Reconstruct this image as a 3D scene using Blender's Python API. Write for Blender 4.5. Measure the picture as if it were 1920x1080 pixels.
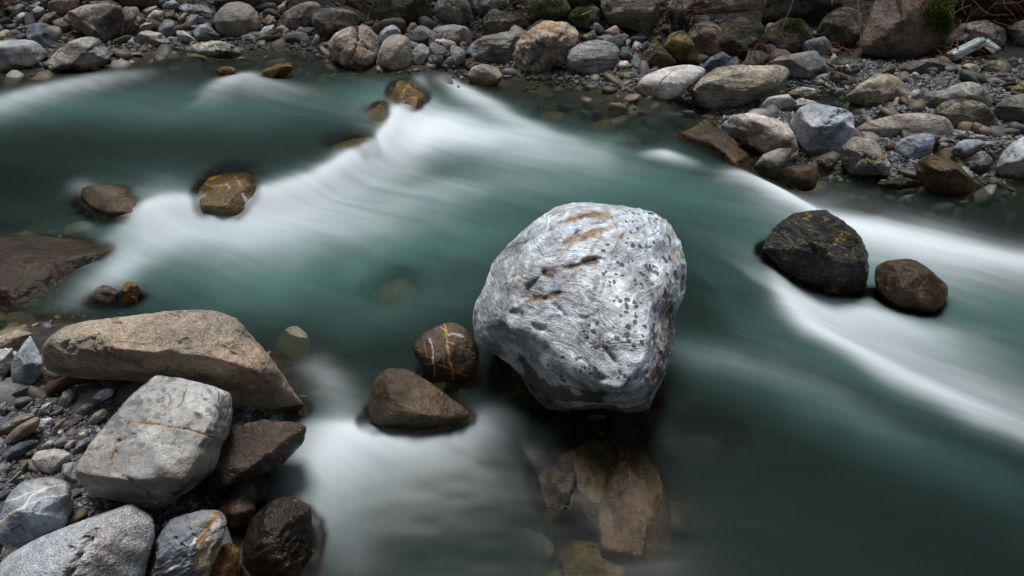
import bpy, bmesh, math, random
import numpy as np
R_ = math.radians
random.seed(7)
rng = np.random.default_rng(11)
for _o in list(bpy.data.objects):
    bpy.data.objects.remove(_o)
scene = bpy.context.scene

# ------------------------------------------------------------------ camera
CAM_H, PITCH, HFOV = 2.2, R_(35.0), R_(70.0)
cam_d = bpy.data.cameras.new("camera")
cam = bpy.data.objects.new("camera", cam_d)
scene.collection.objects.link(cam)
cam.location = (0, 0, CAM_H)
cam.rotation_euler = (math.pi / 2 - PITCH, 0, 0)
cam_d.sensor_width = 36.0
cam_d.lens = 18.0 / math.tan(HFOV / 2)
cam_d.clip_start = 0.05
cam_d.clip_end = 500
scene.camera = cam

# ------------------------------------------------------------------ sky and sun
SUN_EL, SUN_AZ = R_(75), R_(-8)          # azimuth measured from +Y towards +X
world = bpy.data.worlds.new("World")
scene.world = world
world.use_nodes = True
wn = world.node_tree
bg = wn.nodes["Background"]
sky = wn.nodes.new("ShaderNodeTexSky")
sky.sky_type = 'NISHITA'
sky.sun_disc = False
sky.sun_elevation = SUN_EL
sky.sun_rotation = SUN_AZ
sky.air_density = 1.0
sky.dust_density = 3.0
hsv = wn.nodes.new("ShaderNodeHueSaturation")
hsv.inputs["Saturation"].default_value = 0.42   # cloud veiled sky
wn.links.new(sky.outputs[0], hsv.inputs["Color"])
wn.links.new(hsv.outputs[0], bg.inputs[0])
bg.inputs[1].default_value = 0.07
sun_d = bpy.data.lights.new("sun", 'SUN')
sun_d.energy = 3.0
sun_d.angle = R_(22)
sun_d.color = (1.0, 0.975, 0.945)
sun = bpy.data.objects.new("sun", sun_d)
scene.collection.objects.link(sun)
sun.rotation_euler = (math.pi / 2 - SUN_EL, 0, math.pi - SUN_AZ)
sun.location = (0, 0, 12)
scene.view_settings.view_transform = 'Standard'
scene.view_settings.look = 'None'
scene.view_settings.gamma = 1.0
scene.view_settings.exposure = 0.2
scene.cycles.max_bounces = 8
scene.cycles.transparent_max_bounces = 12

# ------------------------------------------------------------------ pixel rays of the reference view, used to take positions off the photograph
FPX = 960.0 / math.tan(HFOV / 2)
RT = np.array([1.0, 0, 0])
FW = np.array([0, math.cos(PITCH), -math.sin(PITCH)])
UP = np.array([0, math.sin(PITCH), math.cos(PITCH)])
CAM = np.array([0, 0, CAM_H])


def ray(px, py):
    return FW + RT * ((px - 960) / FPX) + UP * ((540 - py) / FPX)


def at_z(px, py, z=0.0):
    d = ray(px, py)
    t = (z - CAM_H) / d[2]
    return CAM + d * t


def P2(s):
    return [tuple(float(v) for v in p.split(',')) for p in s.split()]


# ------------------------------------------------------------------ noise
def _hash(ix, iy, iz, seed):
    h = (ix * 374761393 + iy * 668265263 + iz * 2147483647 + seed * 1274126177) & 0xFFFFFFFF
    h = ((h ^ (h >> 13)) * 1274126177) & 0xFFFFFFFF
    h = h ^ (h >> 16)
    return (h & 0xFFFF).astype(np.float64) / 32767.5 - 1.0


def vnoise(p, seed=0):
    p = np.asarray(p, dtype=np.float64)
    i = np.floor(p).astype(np.int64)
    f = p - i
    u = f * f * f * (f * (f * 6 - 15) + 10)
    x, y, z = i[:, 0], i[:, 1], i[:, 2]
    ux, uy, uz = u[:, 0], u[:, 1], u[:, 2]
    out = 0
    for dz in (0, 1):
        wz = uz if dz else 1 - uz
        for dy in (0, 1):
            wy = uy if dy else 1 - uy
            a = _hash(x, y + dy, z + dz, seed)
            b = _hash(x + 1, y + dy, z + dz, seed)
            out = out + (a + (b - a) * ux) * wy * wz
    return out


_ROT = np.array([[0.00, 0.80, 0.60], [-0.80, 0.36, -0.48], [-0.60, -0.48, 0.64]])


def fbm(p, octv=4, seed=0, gain=0.5, ridged=False):
    p = np.asarray(p, dtype=np.float64)
    a, s, out = 1.0, 0.0, 0
    q = p
    for k in range(octv):
        n = vnoise(q, seed + k)
        if ridged:
            n = 1 - 2 * np.abs(n)
        out = out + a * n
        s += a
        a *= gain
        q = q @ _ROT * 2.03 + 5.3
    return out / s


def sstep(a, b, x):
    t = np.clip((np.asarray(x) - a) / (b - a), 0, 1)
    return t * t * (3 - 2 * t)


# ------------------------------------------------------------------ scene helpers
COL = scene.collection


def tag(o, label=None, cat=None, group=None, kind=None):
    if label: o['label'] = label
    if cat: o['category'] = cat
    if group: o['group'] = group
    if kind: o['kind'] = kind
    return o


def mesh_np(name, verts, faces, mat=None, smooth=True):
    me = bpy.data.meshes.new(name)
    verts = np.ascontiguousarray(verts, dtype=np.float32)
    faces = np.ascontiguousarray(faces, dtype=np.int32)
    n, k = faces.shape
    me.vertices.add(len(verts))
    me.vertices.foreach_set("co", verts.ravel())
    me.loops.add(n * k)
    me.loops.foreach_set("vertex_index", faces.ravel())
    me.polygons.add(n)
    me.polygons.foreach_set("loop_start", np.arange(0, n * k, k, dtype=np.int32))
    me.polygons.foreach_set("loop_total", np.full(n, k, dtype=np.int32))
    if smooth:
        me.polygons.foreach_set("use_smooth", np.ones(n, dtype=bool))
    me.update(calc_edges=True)
    if mat: me.materials.append(mat)
    return me


def obj(name, me, loc=(0, 0, 0), parent=None):
    o = bpy.data.objects.new(name, me)
    COL.objects.link(o)
    o.location = loc
    if parent: o.parent = parent
    return o


_ico = {}


def ico(level):
    if level not in _ico:
        bm = bmesh.new()
        bmesh.ops.create_icosphere(bm, subdivisions=level, radius=1.0)
        v = np.array([x.co[:] for x in bm.verts])
        f = np.array([[a.index for a in x.verts] for x in bm.faces])
        bm.free()
        _ico[level] = (v, f)
    return _ico[level]


# ------------------------------------------------------------------ lines in plan
def polydist(x, y, line):
    """signed distance to an open polyline (positive on its left), with the parameter along it (0..n-1)"""
    L = np.asarray(line)[:, :2]
    best = np.full(x.shape, 1e9); sg = np.ones(x.shape); par = np.zeros(x.shape)
    for k in range(len(L) - 1):
        a, b = L[k], L[k + 1]
        d = b - a
        l2 = max(d @ d, 1e-9)
        t = ((x - a[0]) * d[0] + (y - a[1]) * d[1]) / l2
        tc = np.clip(t, 0, 1)
        ex, ey = x - (a[0] + tc * d[0]), y - (a[1] + tc * d[1])
        q = ex * ex + ey * ey
        cr = d[0] * (y - a[1]) - d[1] * (x - a[0])
        m = q < best - 1e-12
        best = np.where(m, q, best)
        sg = np.where(m, np.sign(cr) + (cr == 0), sg)
        par = np.where(m, k + tc, par)
    return np.sqrt(best) * sg, par


def smooth_line(pts, n=6):
    """Catmull-Rom through the points"""
    P = np.array(pts, dtype=float)
    Q = np.vstack([2 * P[0] - P[1], P, 2 * P[-1] - P[-2]])
    out = []
    for i in range(1, len(Q) - 2):
        for j in range(n):
            t = j / n
            a, b, c, d = Q[i - 1], Q[i], Q[i + 1], Q[i + 2]
            out.append(0.5 * ((2 * b) + (c - a) * t + (2 * a - 5 * b + 4 * c - d) * t * t + (3 * b - a - 3 * c + d) * t ** 3))
    out.append(P[-1])
    return np.array(out)


def plan(s, z=0.0):
    return smooth_line([at_z(a, b, z)[:2] for a, b in P2(s)], 4)


# the ledges the river drops over, in plan (upstream on their right-hand side)
LEDGE1 = plan("900,40 845,115 800,165 742,228 700,290 600,348 470,388 330,408 250,428 140,365 -100,340 -500,330")
LEDGE2 = plan("1210,150 1290,235 1390,318 1500,398 1440,500 1500,600 1680,700 2000,850 2400,1000")
LEDGE3 = plan("200,1000 480,870 610,800 720,806 870,790 960,752 1250,765 1450,900 1700,1200 1900,1500")


def level(x, y):
    x = np.asarray(x, float); y = np.asarray(y, float)
    d1, _ = polydist(x, y, LEDGE1)
    d2, _ = polydist(x, y, LEDGE2)
    d3, _ = polydist(x, y, LEDGE3)
    z = 0.13 * (1 - sstep(-0.10, 0.30, d1))
    z = z - 0.11 * sstep(-0.06, 0.30, d2)
    w3 = 0.55 + 1.6 * sstep(0.15, 0.9, x)      # a crisp lip on the left that relaxes into a long glide on the right
    z = z - 0.05 * (1 - sstep(-1, 0.2, d3 / w3)) * (1 - sstep(-0.06, 0.30, d2))
    return z


def at_water(px, py, dz=0.0):
    z = 0.0
    for _ in range(6):
        p = at_z(px, py, z + dz)
        z = 0.5 * z + 0.5 * float(level(np.array([p[0]]), np.array([p[1]]))[0])
    return at_z(px, py, z + dz)


def shore(s):
    return smooth_line([at_water(a, b)[:2] for a, b in P2(s)], 4)


FAR = shore("-700,135 -150,128 90,128 210,116 330,90 450,84 600,96 700,122 800,128 880,140 960,140 1080,146 1190,172 1290,196 1390,235 1500,285 1600,310 1740,330 1900,330 2200,340 2900,380")
NEAR = shore("-900,520 -200,560 0,625 80,600 300,655 450,700 510,775 490,850 420,905 420,960 390,1080 350,1300")
NEAR = np.vstack([NEAR, [[-0.9, 0.3], [-0.2, -1.0], [2.5, -2.0], [9, -2.6], [30, -4]]])
NEAR = NEAR[::-1]     # land on the left of the line's direction after reversal is tested below
POOLS = [((1500, 160), 0.40, 0.22, 0.10), ((1560, 176), 0.36, 0.24, 0.10), ((1655, 215), 0.45, 0.16, 0.09), ((1810, 262), 0.35, 0.12, 0.05), ((1880, 275), 0.3, 0.14, 0.05)]
SHOALS = [((110, 425), .9, .38, .27), ((560, 640), .45, .35, .07), ((740, 560), .45, .25, .14), ((1120, 225), 1.0, .4, .07), ((1330, 820), .5, .25, .14), ((1440, 420), .5, .3, .12), ((1000, 960), .5, .25, .16)]
_shoal = [(at_z(a, b, 0), rx, ry, h) for (a, b), rx, ry, h in SHOALS]
_pool = [(at_z(a, b, 0), rx, ry, dp) for (a, b), rx, ry, dp in POOLS]


def terrain(x, y, detail=True):
    x = np.asarray(x, float); y = np.asarray(y, float)
    dF, _ = polydist(x, y, FAR)           # left of a line running to +x is the far side = land
    dN, _ = polydist(x, y, NEAR)
    dN = -dN if NEAR_FLIP else dN
    wl = level(x, y)
    flat = sstep(1.2, 2.6, x)
    dp = np.maximum(dF, 0)
    start = 0.5 + 1.75 * flat
    rise = (0.16 - 0.10 * flat) * dp + 0.62 * np.maximum(dp - start, 0) ** 1.0 * sstep(0, 0.8, dp - start)
    hill = 1.1 * np.maximum(dp - 6.0, 0)
    rise = np.minimum(rise + hill, 26 + 2 * np.sin(x * 0.2))
    bedF = -0.42 * (1 - np.exp(-(np.maximum(-dF, 0) / 1.0) ** 1.3))
    gF = np.where(dF > 0, rise, bedF)
    dn = np.maximum(dN, 0)
    riseN = 0.09 * (1 - np.exp(-dn / 0.12)) + 0.05 * dn + 1.1 * np.maximum(dn - 3.0, 0)  # steep unseen slope behind the camera, added to cut the sky fill
    bedN = -0.42 * (1 - np.exp(-(np.maximum(-dN, 0) / 0.55) ** 1.2))
    gN = np.where(dN > 0, riseN, bedN)
    z = wl + np.maximum(gF, np.minimum(gN, 20))
    for c, rx, ry, dp_ in _pool:
        z = z - dp_ * 1.7 * np.exp(-(((x - c[0]) / rx) ** 2 + ((y - c[1]) / ry) ** 2) ** 1.5)
    for c, rx, ry, h_ in _shoal:
        z = z + h_ * np.exp(-((x - c[0]) / rx) ** 2 - ((y - c[1]) / ry) ** 2)
    if detail:
        q = np.stack([x, y, np.zeros_like(x)], -1).reshape(-1, 3)
        n = (0.05 * fbm(q * 1.7, 4, 31) + 0.018 * fbm(q * 9, 3, 35)).reshape(x.shape)
        z = z + n * np.where((dF > 0) | (dN > 0), 0.55, 1.0)
    return z


NEAR_FLIP = False
_d, _ = polydist(np.array([at_z(200, 900, 0.1)[0]]), np.array([at_z(200, 900, 0.1)[1]]), NEAR)
NEAR_FLIP = bool(_d[0] < 0)


_TG = {}


def tgrid(detail):
    """terrain heights on a fine grid, kept for quick look-ups"""
    if detail not in _TG:
        gx = np.arange(-9.0, 9.001, 0.03); gy = np.arange(-0.6, 14.001, 0.03)
        GX, GY = np.meshgrid(gx, gy)
        _TG[detail] = terrain(GX, GY, detail)
    return _TG[detail]


def tz(x, y, detail=True):
    G = tgrid(detail)
    fx = np.clip((np.asarray(x) + 9.0) / 0.03, 0, G.shape[1] - 1.001); fy = np.clip((np.asarray(y) + 0.6) / 0.03, 0, G.shape[0] - 1.001)
    i = fy.astype(int); j = fx.astype(int); a = fy - i; b = fx - j
    return (G[i, j] * (1 - a) * (1 - b) + G[i + 1, j] * a * (1 - b) + G[i, j + 1] * (1 - a) * b + G[i + 1, j + 1] * a * b)


def at_ground(px, py):
    d = ray(px, py)
    t = np.linspace(1.2, 18, 2400)
    p = CAM[None] + d[None] * t[:, None]
    g = tz(p[:, 0], p[:, 1], False)
    k = np.argmax(p[:, 2] < g)
    if p[k, 2] >= g[k]: k = len(t) - 1
    return p[k]

# ------------------------------------------------------------------ materials
class NT:
    """tiny wrapper for building node trees"""
    def __init__(s, mat):
        s.m = mat; mat.use_nodes = True; s.t = mat.node_tree; s.t.nodes.clear()
        s.out = s.t.nodes.new("ShaderNodeOutputMaterial")
    def link(s, a, b): s.t.links.new(a, b)
    def put(s, sock, v):
        if isinstance(v, bpy.types.NodeSocket): s.link(v, sock)
        elif v is not None:
            if isinstance(v, (int, float)) and sock.type in ('VECTOR', 'RGBA'):
                v = (v, v, v) if sock.type == 'VECTOR' else (v, v, v, 1)
            elif isinstance(v, tuple) and sock.type == 'RGBA' and len(v) == 3: v = v + (1,)
            sock.default_value = v
    def math(s, op, a, b=0.5, c=None, clamp=False):
        n = s.t.nodes.new("ShaderNodeMath"); n.operation = op; n.use_clamp = clamp
        s.put(n.inputs[0], a); s.put(n.inputs[1], b)
        if c is not None: s.put(n.inputs[2], c)
        return n.outputs[0]
    def vmath(s, op, a, b=None, scale=None):
        n = s.t.nodes.new("ShaderNodeVectorMath"); n.operation = op
        s.put(n.inputs[0], a)
        if b is not None: s.put(n.inputs[1], b)
        if scale is not None: s.put(n.inputs["Scale"], scale)
        return n.outputs[0]
    def rng(s, v, a, b, c=0.0, d=1.0, smooth=True):
        n = s.t.nodes.new("ShaderNodeMapRange"); n.clamp = True
        if smooth: n.interpolation_type = 'SMOOTHSTEP'
        for i, q in enumerate((v, a, b, c, d)): s.put(n.inputs[i], q)
        return n.outputs[0]
    def noise(s, vec, scale, detail=5, rough=0.6, dist=0.0):
        n = s.t.nodes.new("ShaderNodeTexNoise")
        s.put(n.inputs["Vector"], vec); n.inputs["Scale"].default_value = scale
        n.inputs["Detail"].default_value = detail; n.inputs["Roughness"].default_value = rough
        n.inputs["Distortion"].default_value = dist
        return n.outputs[0]
    def voro(s, vec, scale, rand=1.0, feature='F1', out="Distance"):
        n = s.t.nodes.new("ShaderNodeTexVoronoi"); n.feature = feature
        s.put(n.inputs["Vector"], vec); n.inputs["Scale"].default_value = scale
        n.inputs["Randomness"].default_value = rand
        return n.outputs[out]
    def mix(s, f, a, b, blend='MIX'):
        n = s.t.nodes.new("ShaderNodeMix"); n.data_type = 'RGBA'; n.blend_type = blend
        s.put(n.inputs[0], f); s.put(n.inputs[6], a); s.put(n.inputs[7], b)
        return n.outputs[2]
    def mapping(s, vec, rot=(0, 0, 0), scale=(1, 1, 1)):
        n = s.t.nodes.new("ShaderNodeMapping")
        s.put(n.inputs[0], vec); n.inputs["Rotation"].default_value = rot; n.inputs["Scale"].default_value = scale
        return n.outputs[0]
    def bump(s, h, dist=0.01, strength=1.0, normal=None):
        n = s.t.nodes.new("ShaderNodeBump"); n.inputs["Distance"].default_value = dist
        n.inputs["Strength"].default_value = strength
        s.put(n.inputs["Height"], h)
        if normal is not None: s.link(normal, n.inputs["Normal"])
        return n.outputs[0]


def rock_mat(name, contrast=0.45, strata=0.0, strata_rot=(0.5, 0.6, 0.2), veins=0.0, vein_col=(0.75, 0.72, 0.66), vein_scale=2.2, vein_w=0.012,
             pits=0.0, pit_scale=28, lichen=0.0, lichen_col=(0.5, 0.5, 0.46), rust=0.0, rust_col=(0.30, 0.13, 0.05), moss=0.0,
             grain=0.35, bump=1.0, rough=0.78, sat_shift=0.25, cracks=0.3, alg=0.0, pit_attr=False):
    m = bpy.data.materials.new(name); N = NT(m)
    tc = N.t.nodes.new("ShaderNodeTexCoord"); oi = N.t.nodes.new("ShaderNodeObjectInfo"); geo = N.t.nodes.new("ShaderNodeNewGeometry")
    off = N.math('MULTIPLY', oi.outputs["Random"], 61.0)
    cmb = N.t.nodes.new("ShaderNodeCombineXYZ"); N.link(off, cmb.inputs[0]); N.link(off, cmb.inputs[1])
    co = N.vmath('ADD', tc.outputs["Object"], cmb.outputs[0])
    n1 = N.noise(co, 5.0, 7, 0.62, 0.4)
    n2 = N.noise(co, 34.0, 5, 0.65)
    n3 = N.noise(co, 240.0, 2, 0.6)
    base = oi.outputs["Color"]
    contrast = contrast * 1.35
    warm = N.mix(1.0, base, (1.15, 0.98, 0.80), 'MULTIPLY')
    cool = N.mix(1.0, base, (0.86, 0.99, 1.13), 'MULTIPLY')
    n4 = N.noise(co, 2.7, 3, 0.5)
    shift = N.mix(N.rng(n4, 0.35, 0.65), cool, warm)
    col = N.mix(sat_shift * 2, base, shift)
    mult = N.math('MULTIPLY', N.rng(n1, 0.28, 0.72, 1 - contrast, 1 + contrast), N.rng(n2, 0.3, 0.7, 1 - contrast * 0.6, 1 + contrast * 0.6))
    mult = N.math('MULTIPLY', mult, N.rng(n3, 0.3, 0.7, 1 - grain, 1 + grain))
    h = N.math('ADD', N.math('MULTIPLY', n2, 0.7), N.math('MULTIPLY', n3, 0.16))
    h = N.math('ADD', h, N.math('MULTIPLY', n1, 1.2))
    if strata > 0:
        sv = N.mapping(N.vmath('ADD', co, N.vmath('SCALE', N.noise_vec(co, 3.0), scale=0.16)), strata_rot, (2.0, 2.0, 34.0))
        ns = N.noise(sv, 1.6, 6, 0.7, 0.3)
        mult = N.math('MULTIPLY', mult, N.rng(ns, 0.3, 0.7, 1 - 0.6 * strata, 1 + 0.5 * strata))
        h = N.math('ADD', h, N.math('MULTIPLY', ns, 2.2 * strata))
    cb = N.t.nodes.new("ShaderNodeCombineColor")
    for i in range(3): N.link(mult, cb.inputs[i])
    col = N.mix(1.0, col, cb.outputs[0], 'MULTIPLY')
    if cracks > 0:
        nc = N.noise(co, 3.6, 5, 0.55, 1.0)
        line = N.rng(N.math('ABSOLUTE', N.math('SUBTRACT', nc, 0.47)), 0.0, 0.008, 1.0, 0.0)
        line = N.math('MULTIPLY', line, N.rng(N.noise(co, 2.1, 2), 0.52, 0.6))
        line = N.math('MULTIPLY', line, cracks)
        col = N.mix(N.math('MULTIPLY', line, 0.75), col, (0.03, 0.026, 0.022))
        h = N.math('SUBTRACT', h, N.math('MULTIPLY', line, 0.8))
    if lichen > 0:
        nl = N.noise(co, 11.0, 8, 0.72, 0.2)
        f = N.rng(nl, 0.66 - 0.2 * lichen, 0.69 - 0.2 * lichen)
        f = N.math('MULTIPLY', f, N.rng(n3, 0.3, 0.5, 0.3, 1.0))
        col = N.mix(N.math('MULTIPLY', f, 0.8), col, lichen_col)
        h = N.math('ADD', h, N.math('MULTIPLY', f, 0.12))
    if rust > 0:
        nr = N.noise(N.mapping(co, (0.3, 0.9, 0.1), (1, 1, 2.6)), 6.5, 8, 0.7, 0.5)
        f = N.rng(nr, 0.70 - 0.24 * rust, 0.80 - 0.24 * rust)
        rc = N.mix(N.rng(n2, 0.35, 0.65), rust_col, tuple(min(1, c * 2.0) for c in rust_col))
        col = N.mix(N.math('MULTIPLY', f, 0.8), col, rc)
    if veins > 0:
        f = None
        for k, (sc, rt) in enumerate(((vein_scale, 0.0), (vein_scale * 1.5, 1.1), (vein_scale * 0.8, 2.2))):
            nv = N.noise(N.mapping(co, (rt, rt * 0.7, rt * 1.3), (1, 1, 0.5)), sc, 3.0, 0.35, 0.35)
            wv = vein_w * (1.0, 0.5, 0.7)[k]
            g = N.rng(N.math('ABSOLUTE', N.math('SUBTRACT', nv, 0.5 + 0.02 * k)), wv * 0.35, wv, 1.0, 0.0)
            f = g if f is None else N.math('MAXIMUM', f, g)
        f = N.math('MULTIPLY', f, N.rng(n2, 0.3, 0.5, 0.25, 1.0))
        col = N.mix(N.math('MULTIPLY', f, veins), col, vein_col)
        h = N.math('ADD', h, N.math('MULTIPLY', f, 0.25))
    pa = N.t.nodes.new("ShaderNodeAttribute"); pa.attribute_name = "mineral_and_shade"
    ps = N.t.nodes.new("ShaderNodeSeparateColor"); N.link(pa.outputs["Color"], ps.inputs[0])
    if pits > 0:
        d = N.voro(N.vmath('ADD', co, N.vmath('SCALE', N.noise_vec(co, 30.0), scale=0.02)), pit_scale)
        sel = N.noise(co, pit_scale * 0.45, 1, 0.5)
        zone = N.noise(co, 2.4, 3, 0.5)
        rad = N.math('MULTIPLY', N.rng(sel, 0.36, 0.66, 0.08, 0.52), pa.outputs['Alpha'] if pit_attr else N.rng(zone, 0.45, 0.6))
        f = N.math('MULTIPLY', N.rng(N.math('SUBTRACT', d, rad), -0.05, 0.02, 1.0, 0.0), pits)
        col = N.mix(N.math('MULTIPLY', f, 0.9), col, (0.075, 0.08, 0.085))
        h = N.math('SUBTRACT', h, N.math('MULTIPLY', f, 0.15))
    rg = N.math('MULTIPLY', N.rng(n2, 0.2, 0.8, 0.85, 1.1), rough)
    if alg > 0:
        na = N.noise(co, 22.0, 8, 0.78)
        f = N.math('MULTIPLY', N.rng(na, 0.6 - 0.2 * alg, 0.66 - 0.2 * alg), 0.8)
        col = N.mix(f, col, (0.42, 0.29, 0.045))
    if moss > 0:
        sp = N.t.nodes.new("ShaderNodeSeparateXYZ"); N.link(geo.outputs["Normal"], sp.inputs[0])
        nm = N.noise(co, 8.0, 8, 0.75, 0.2)
        v = N.math('ADD', nm, N.math('MULTIPLY', sp.outputs[2], 0.16))
        f = N.rng(v, 0.78 - 0.26 * moss, 0.86 - 0.26 * moss)
        mc = N.mix(N.rng(N.noise(co, 90, 3), 0.35, 0.65), (0.012, 0.016, 0.005), (0.07, 0.085, 0.014))
        col = N.mix(N.math('MULTIPLY', f, 0.9), col, mc)
        h = N.math('ADD', h, N.math('MULTIPLY', N.math('MULTIPLY', N.noise(co, 120, 3), f), 0.9))
        rg = N.math('MAXIMUM', rg, N.math('MULTIPLY', f, 0.95))
    # soaked below the splash line
    at = N.t.nodes.new("ShaderNodeAttribute"); at.attribute_type = 'OBJECT'; at.attribute_name = "wet_z"
    sz = N.t.nodes.new("ShaderNodeSeparateXYZ"); N.link(geo.outputs["Position"], sz.inputs[0])
    wob = N.math('MULTIPLY', N.math('SUBTRACT', N.noise(co, 4.5, 6, 0.65), 0.5), 0.26)
    dz = N.math('SUBTRACT', N.math('ADD', sz.outputs[2], wob), at.outputs["Fac"])
    wet = N.rng(dz, -0.012, 0.012, 1.0, 0.0)
    wetcol = N.mix(1.0, col, (0.42, 0.36, 0.28), 'MULTIPLY')
    col = N.mix(wet, col, wetcol)
    rg = N.math('MULTIPLY', rg, N.rng(wet, 0.0, 1.0, 1.0, 0.26))
    oc = N.mix(N.rng(n2, 0.35, 0.65), (0.15, 0.07, 0.025), (0.50, 0.30, 0.10))
    col = N.mix(ps.outputs[0], col, oc)
    col = N.mix(ps.outputs[1], col, (0.68, 0.66, 0.61))
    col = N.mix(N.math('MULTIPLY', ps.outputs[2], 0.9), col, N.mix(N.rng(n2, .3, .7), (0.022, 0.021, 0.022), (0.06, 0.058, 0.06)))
    b = N.t.nodes.new("ShaderNodeBsdfPrincipled")
    N.link(col, b.inputs["Base Color"]); N.link(rg, b.inputs["Roughness"])
    b.inputs["Specular IOR Level"].default_value = 0.4
    N.link(N.bump(h, 0.023 * bump, 0.9), b.inputs["Normal"])
    N.link(b.outputs[0], N.out.inputs[0])
    return m


def _nv(s, vec, scale):
    n = s.t.nodes.new("ShaderNodeTexNoise"); s.put(n.inputs["Vector"], vec); n.inputs["Scale"].default_value = scale
    n.inputs["Detail"].default_value = 3
    return s.vmath('SUBTRACT', n.outputs["Color"], (0.5, 0.5, 0.5))


NT.noise_vec = _nv

MAT = {
    'hero': rock_mat("pale_blue_limestone", contrast=0.34, strata=0.5, strata_rot=(0.35, 0.95, 0.2), pits=1.0, pit_scale=38, pit_attr=True, rust=0.12, rust_col=(0.17, 0.075, 0.03), lichen=0.35, lichen_col=(0.62, 0.66, 0.70), grain=0.3, bump=0.8, rough=0.6, cracks=0.9, sat_shift=0.12),
    'slate': rock_mat("dark_wet_slate", contrast=0.5, strata=0.8, strata_rot=(0.9, 0.5, 0.3), alg=0.22, bump=2.2, rough=0.30, grain=0.3, cracks=0.6, sat_shift=0.1),
    'grain': rock_mat("speckled_granite", contrast=0.28, grain=0.6, rust=0.15, rust_col=(0.2, 0.12, 0.06), bump=1.0, rough=0.8, cracks=0.6),
    'plain': rock_mat("smooth_grey_stone", contrast=0.32, grain=0.22, pits=0.6, bump=0.55, rough=0.68, cracks=0.5, lichen=0.12),
    'mott': rock_mat("mottled_stone", contrast=0.5, grain=0.4, lichen=0.45, bump=1.2, rough=0.78, cracks=0.8, rust=0.15),
    'vein': rock_mat("quartz_veined_stone", contrast=0.26, grain=0.22, veins=0.85, pits=0.5, bump=0.5, rough=0.6, cracks=0.0, vein_scale=1.9),
    'gold': rock_mat("gold_veined_wet_stone", contrast=0.4, grain=0.3, veins=0.8, vein_col=(0.62, 0.36, 0.10), vein_scale=5.0, vein_w=0.016, bump=1.2, rough=0.55, cracks=0.0, rust=0.15),
    'layer': rock_mat("layered_stone", contrast=0.35, strata=0.9, grain=0.3, bump=1.4, rough=0.75, cracks=0.3),
    'moss': rock_mat("mossy_bank_stone", contrast=0.5, grain=0.45, moss=0.62, strata=0.3, lichen=0.3, bump=1.6, rough=0.85, rust=0.35, rust_col=(0.16, 0.10, 0.05)),
    'rust': rock_mat("rust_stained_stone", contrast=0.5, grain=0.4, rust=0.5, rust_col=(0.20, 0.10, 0.045), lichen=0.25, bump=1.3, rough=0.75),
    'algae': rock_mat("algae_brown_wet_stone", contrast=0.4, grain=0.3, rust=0.45, rust_col=(0.22, 0.13, 0.03), bump=0.9, rough=0.42, cracks=0.4),
}


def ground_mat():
    m = bpy.data.materials.new("river_bed_and_soil"); N = NT(m)
    geo = N.t.nodes.new("ShaderNodeNewGeometry"); p = geo.outputs["Position"]
    v = N.voro(N.vmath('ADD', p, N.vmath('SCALE', N.noise_vec(p, 8), scale=0.05)), 16.0, out="Color")
    vd = N.voro(N.vmath('ADD', p, N.vmath('SCALE', N.noise_vec(p, 8), scale=0.05)), 16.0)
    sp = N.t.nodes.new("ShaderNodeSeparateColor"); N.link(v, sp.inputs[0])
    c = N.mix(sp.outputs[0], (0.022, 0.020, 0.017), (0.055, 0.048, 0.038))
    c = N.mix(N.rng(N.noise(p, 3, 5), 0.4, 0.6), c, (0.035, 0.028, 0.019))
    c = N.mix(N.rng(vd, 0.25, 0.6, 0.0, 0.8), c, (0.012, 0.011, 0.010))
    h = N.math('ADD', N.math('MULTIPLY', vd, -1.0), N.math('MULTIPLY', N.noise(p, 60, 5), 0.6))
    b = N.t.nodes.new("ShaderNodeBsdfPrincipled")
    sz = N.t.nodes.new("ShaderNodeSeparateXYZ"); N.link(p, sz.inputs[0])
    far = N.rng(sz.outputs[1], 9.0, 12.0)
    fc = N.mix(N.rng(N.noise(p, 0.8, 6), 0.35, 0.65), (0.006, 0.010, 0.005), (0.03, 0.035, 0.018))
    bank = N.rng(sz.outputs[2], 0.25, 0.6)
    c = N.mix(bank, c, N.mix(N.rng(N.noise(p, 14, 7, .7), .35, .65), (0.004, 0.003, 0.002), (0.03, 0.022, 0.014)))  # upper bank goes near-black: shade under the overhangs put into the colour
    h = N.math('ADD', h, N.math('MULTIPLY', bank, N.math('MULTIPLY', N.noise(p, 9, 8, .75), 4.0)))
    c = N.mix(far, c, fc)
    N.link(c, b.inputs["Base Color"]); b.inputs["Roughness"].default_value = 0.75
    N.link(N.bump(h, 0.03, 0.9), b.inputs["Normal"])
    N.link(b.outputs[0], N.out.inputs[0])
    return m


def simple_mat(name, col, rough=0.7, metal=0.0, var=0.3, scale=60, bump=0.3, use_attr=False):
    m = bpy.data.materials.new(name); N = NT(m)
    geo = N.t.nodes.new("ShaderNodeNewGeometry"); p = geo.outputs["Position"]
    n = N.noise(p, scale, 5, 0.65)
    f = N.rng(n, 0.3, 0.7, 1 - var, 1 + var)
    cb = N.t.nodes.new("ShaderNodeCombineColor")
    for i in range(3): N.link(f, cb.inputs[i])
    src = col
    if use_attr:
        a = N.t.nodes.new("ShaderNodeAttribute"); a.attribute_name = "tone"; src = a.outputs["Color"]
    c = N.mix(1.0, src, cb.outputs[0], 'MULTIPLY')
    b = N.t.nodes.new("ShaderNodeBsdfPrincipled")
    N.link(c, b.inputs["Base Color"]); b.inputs["Roughness"].default_value = rough; b.inputs["Metallic"].default_value = metal
    N.link(N.bump(n, 0.006, bump), b.inputs["Normal"])
    N.link(b.outputs[0], N.out.inputs[0])
    return m


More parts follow.
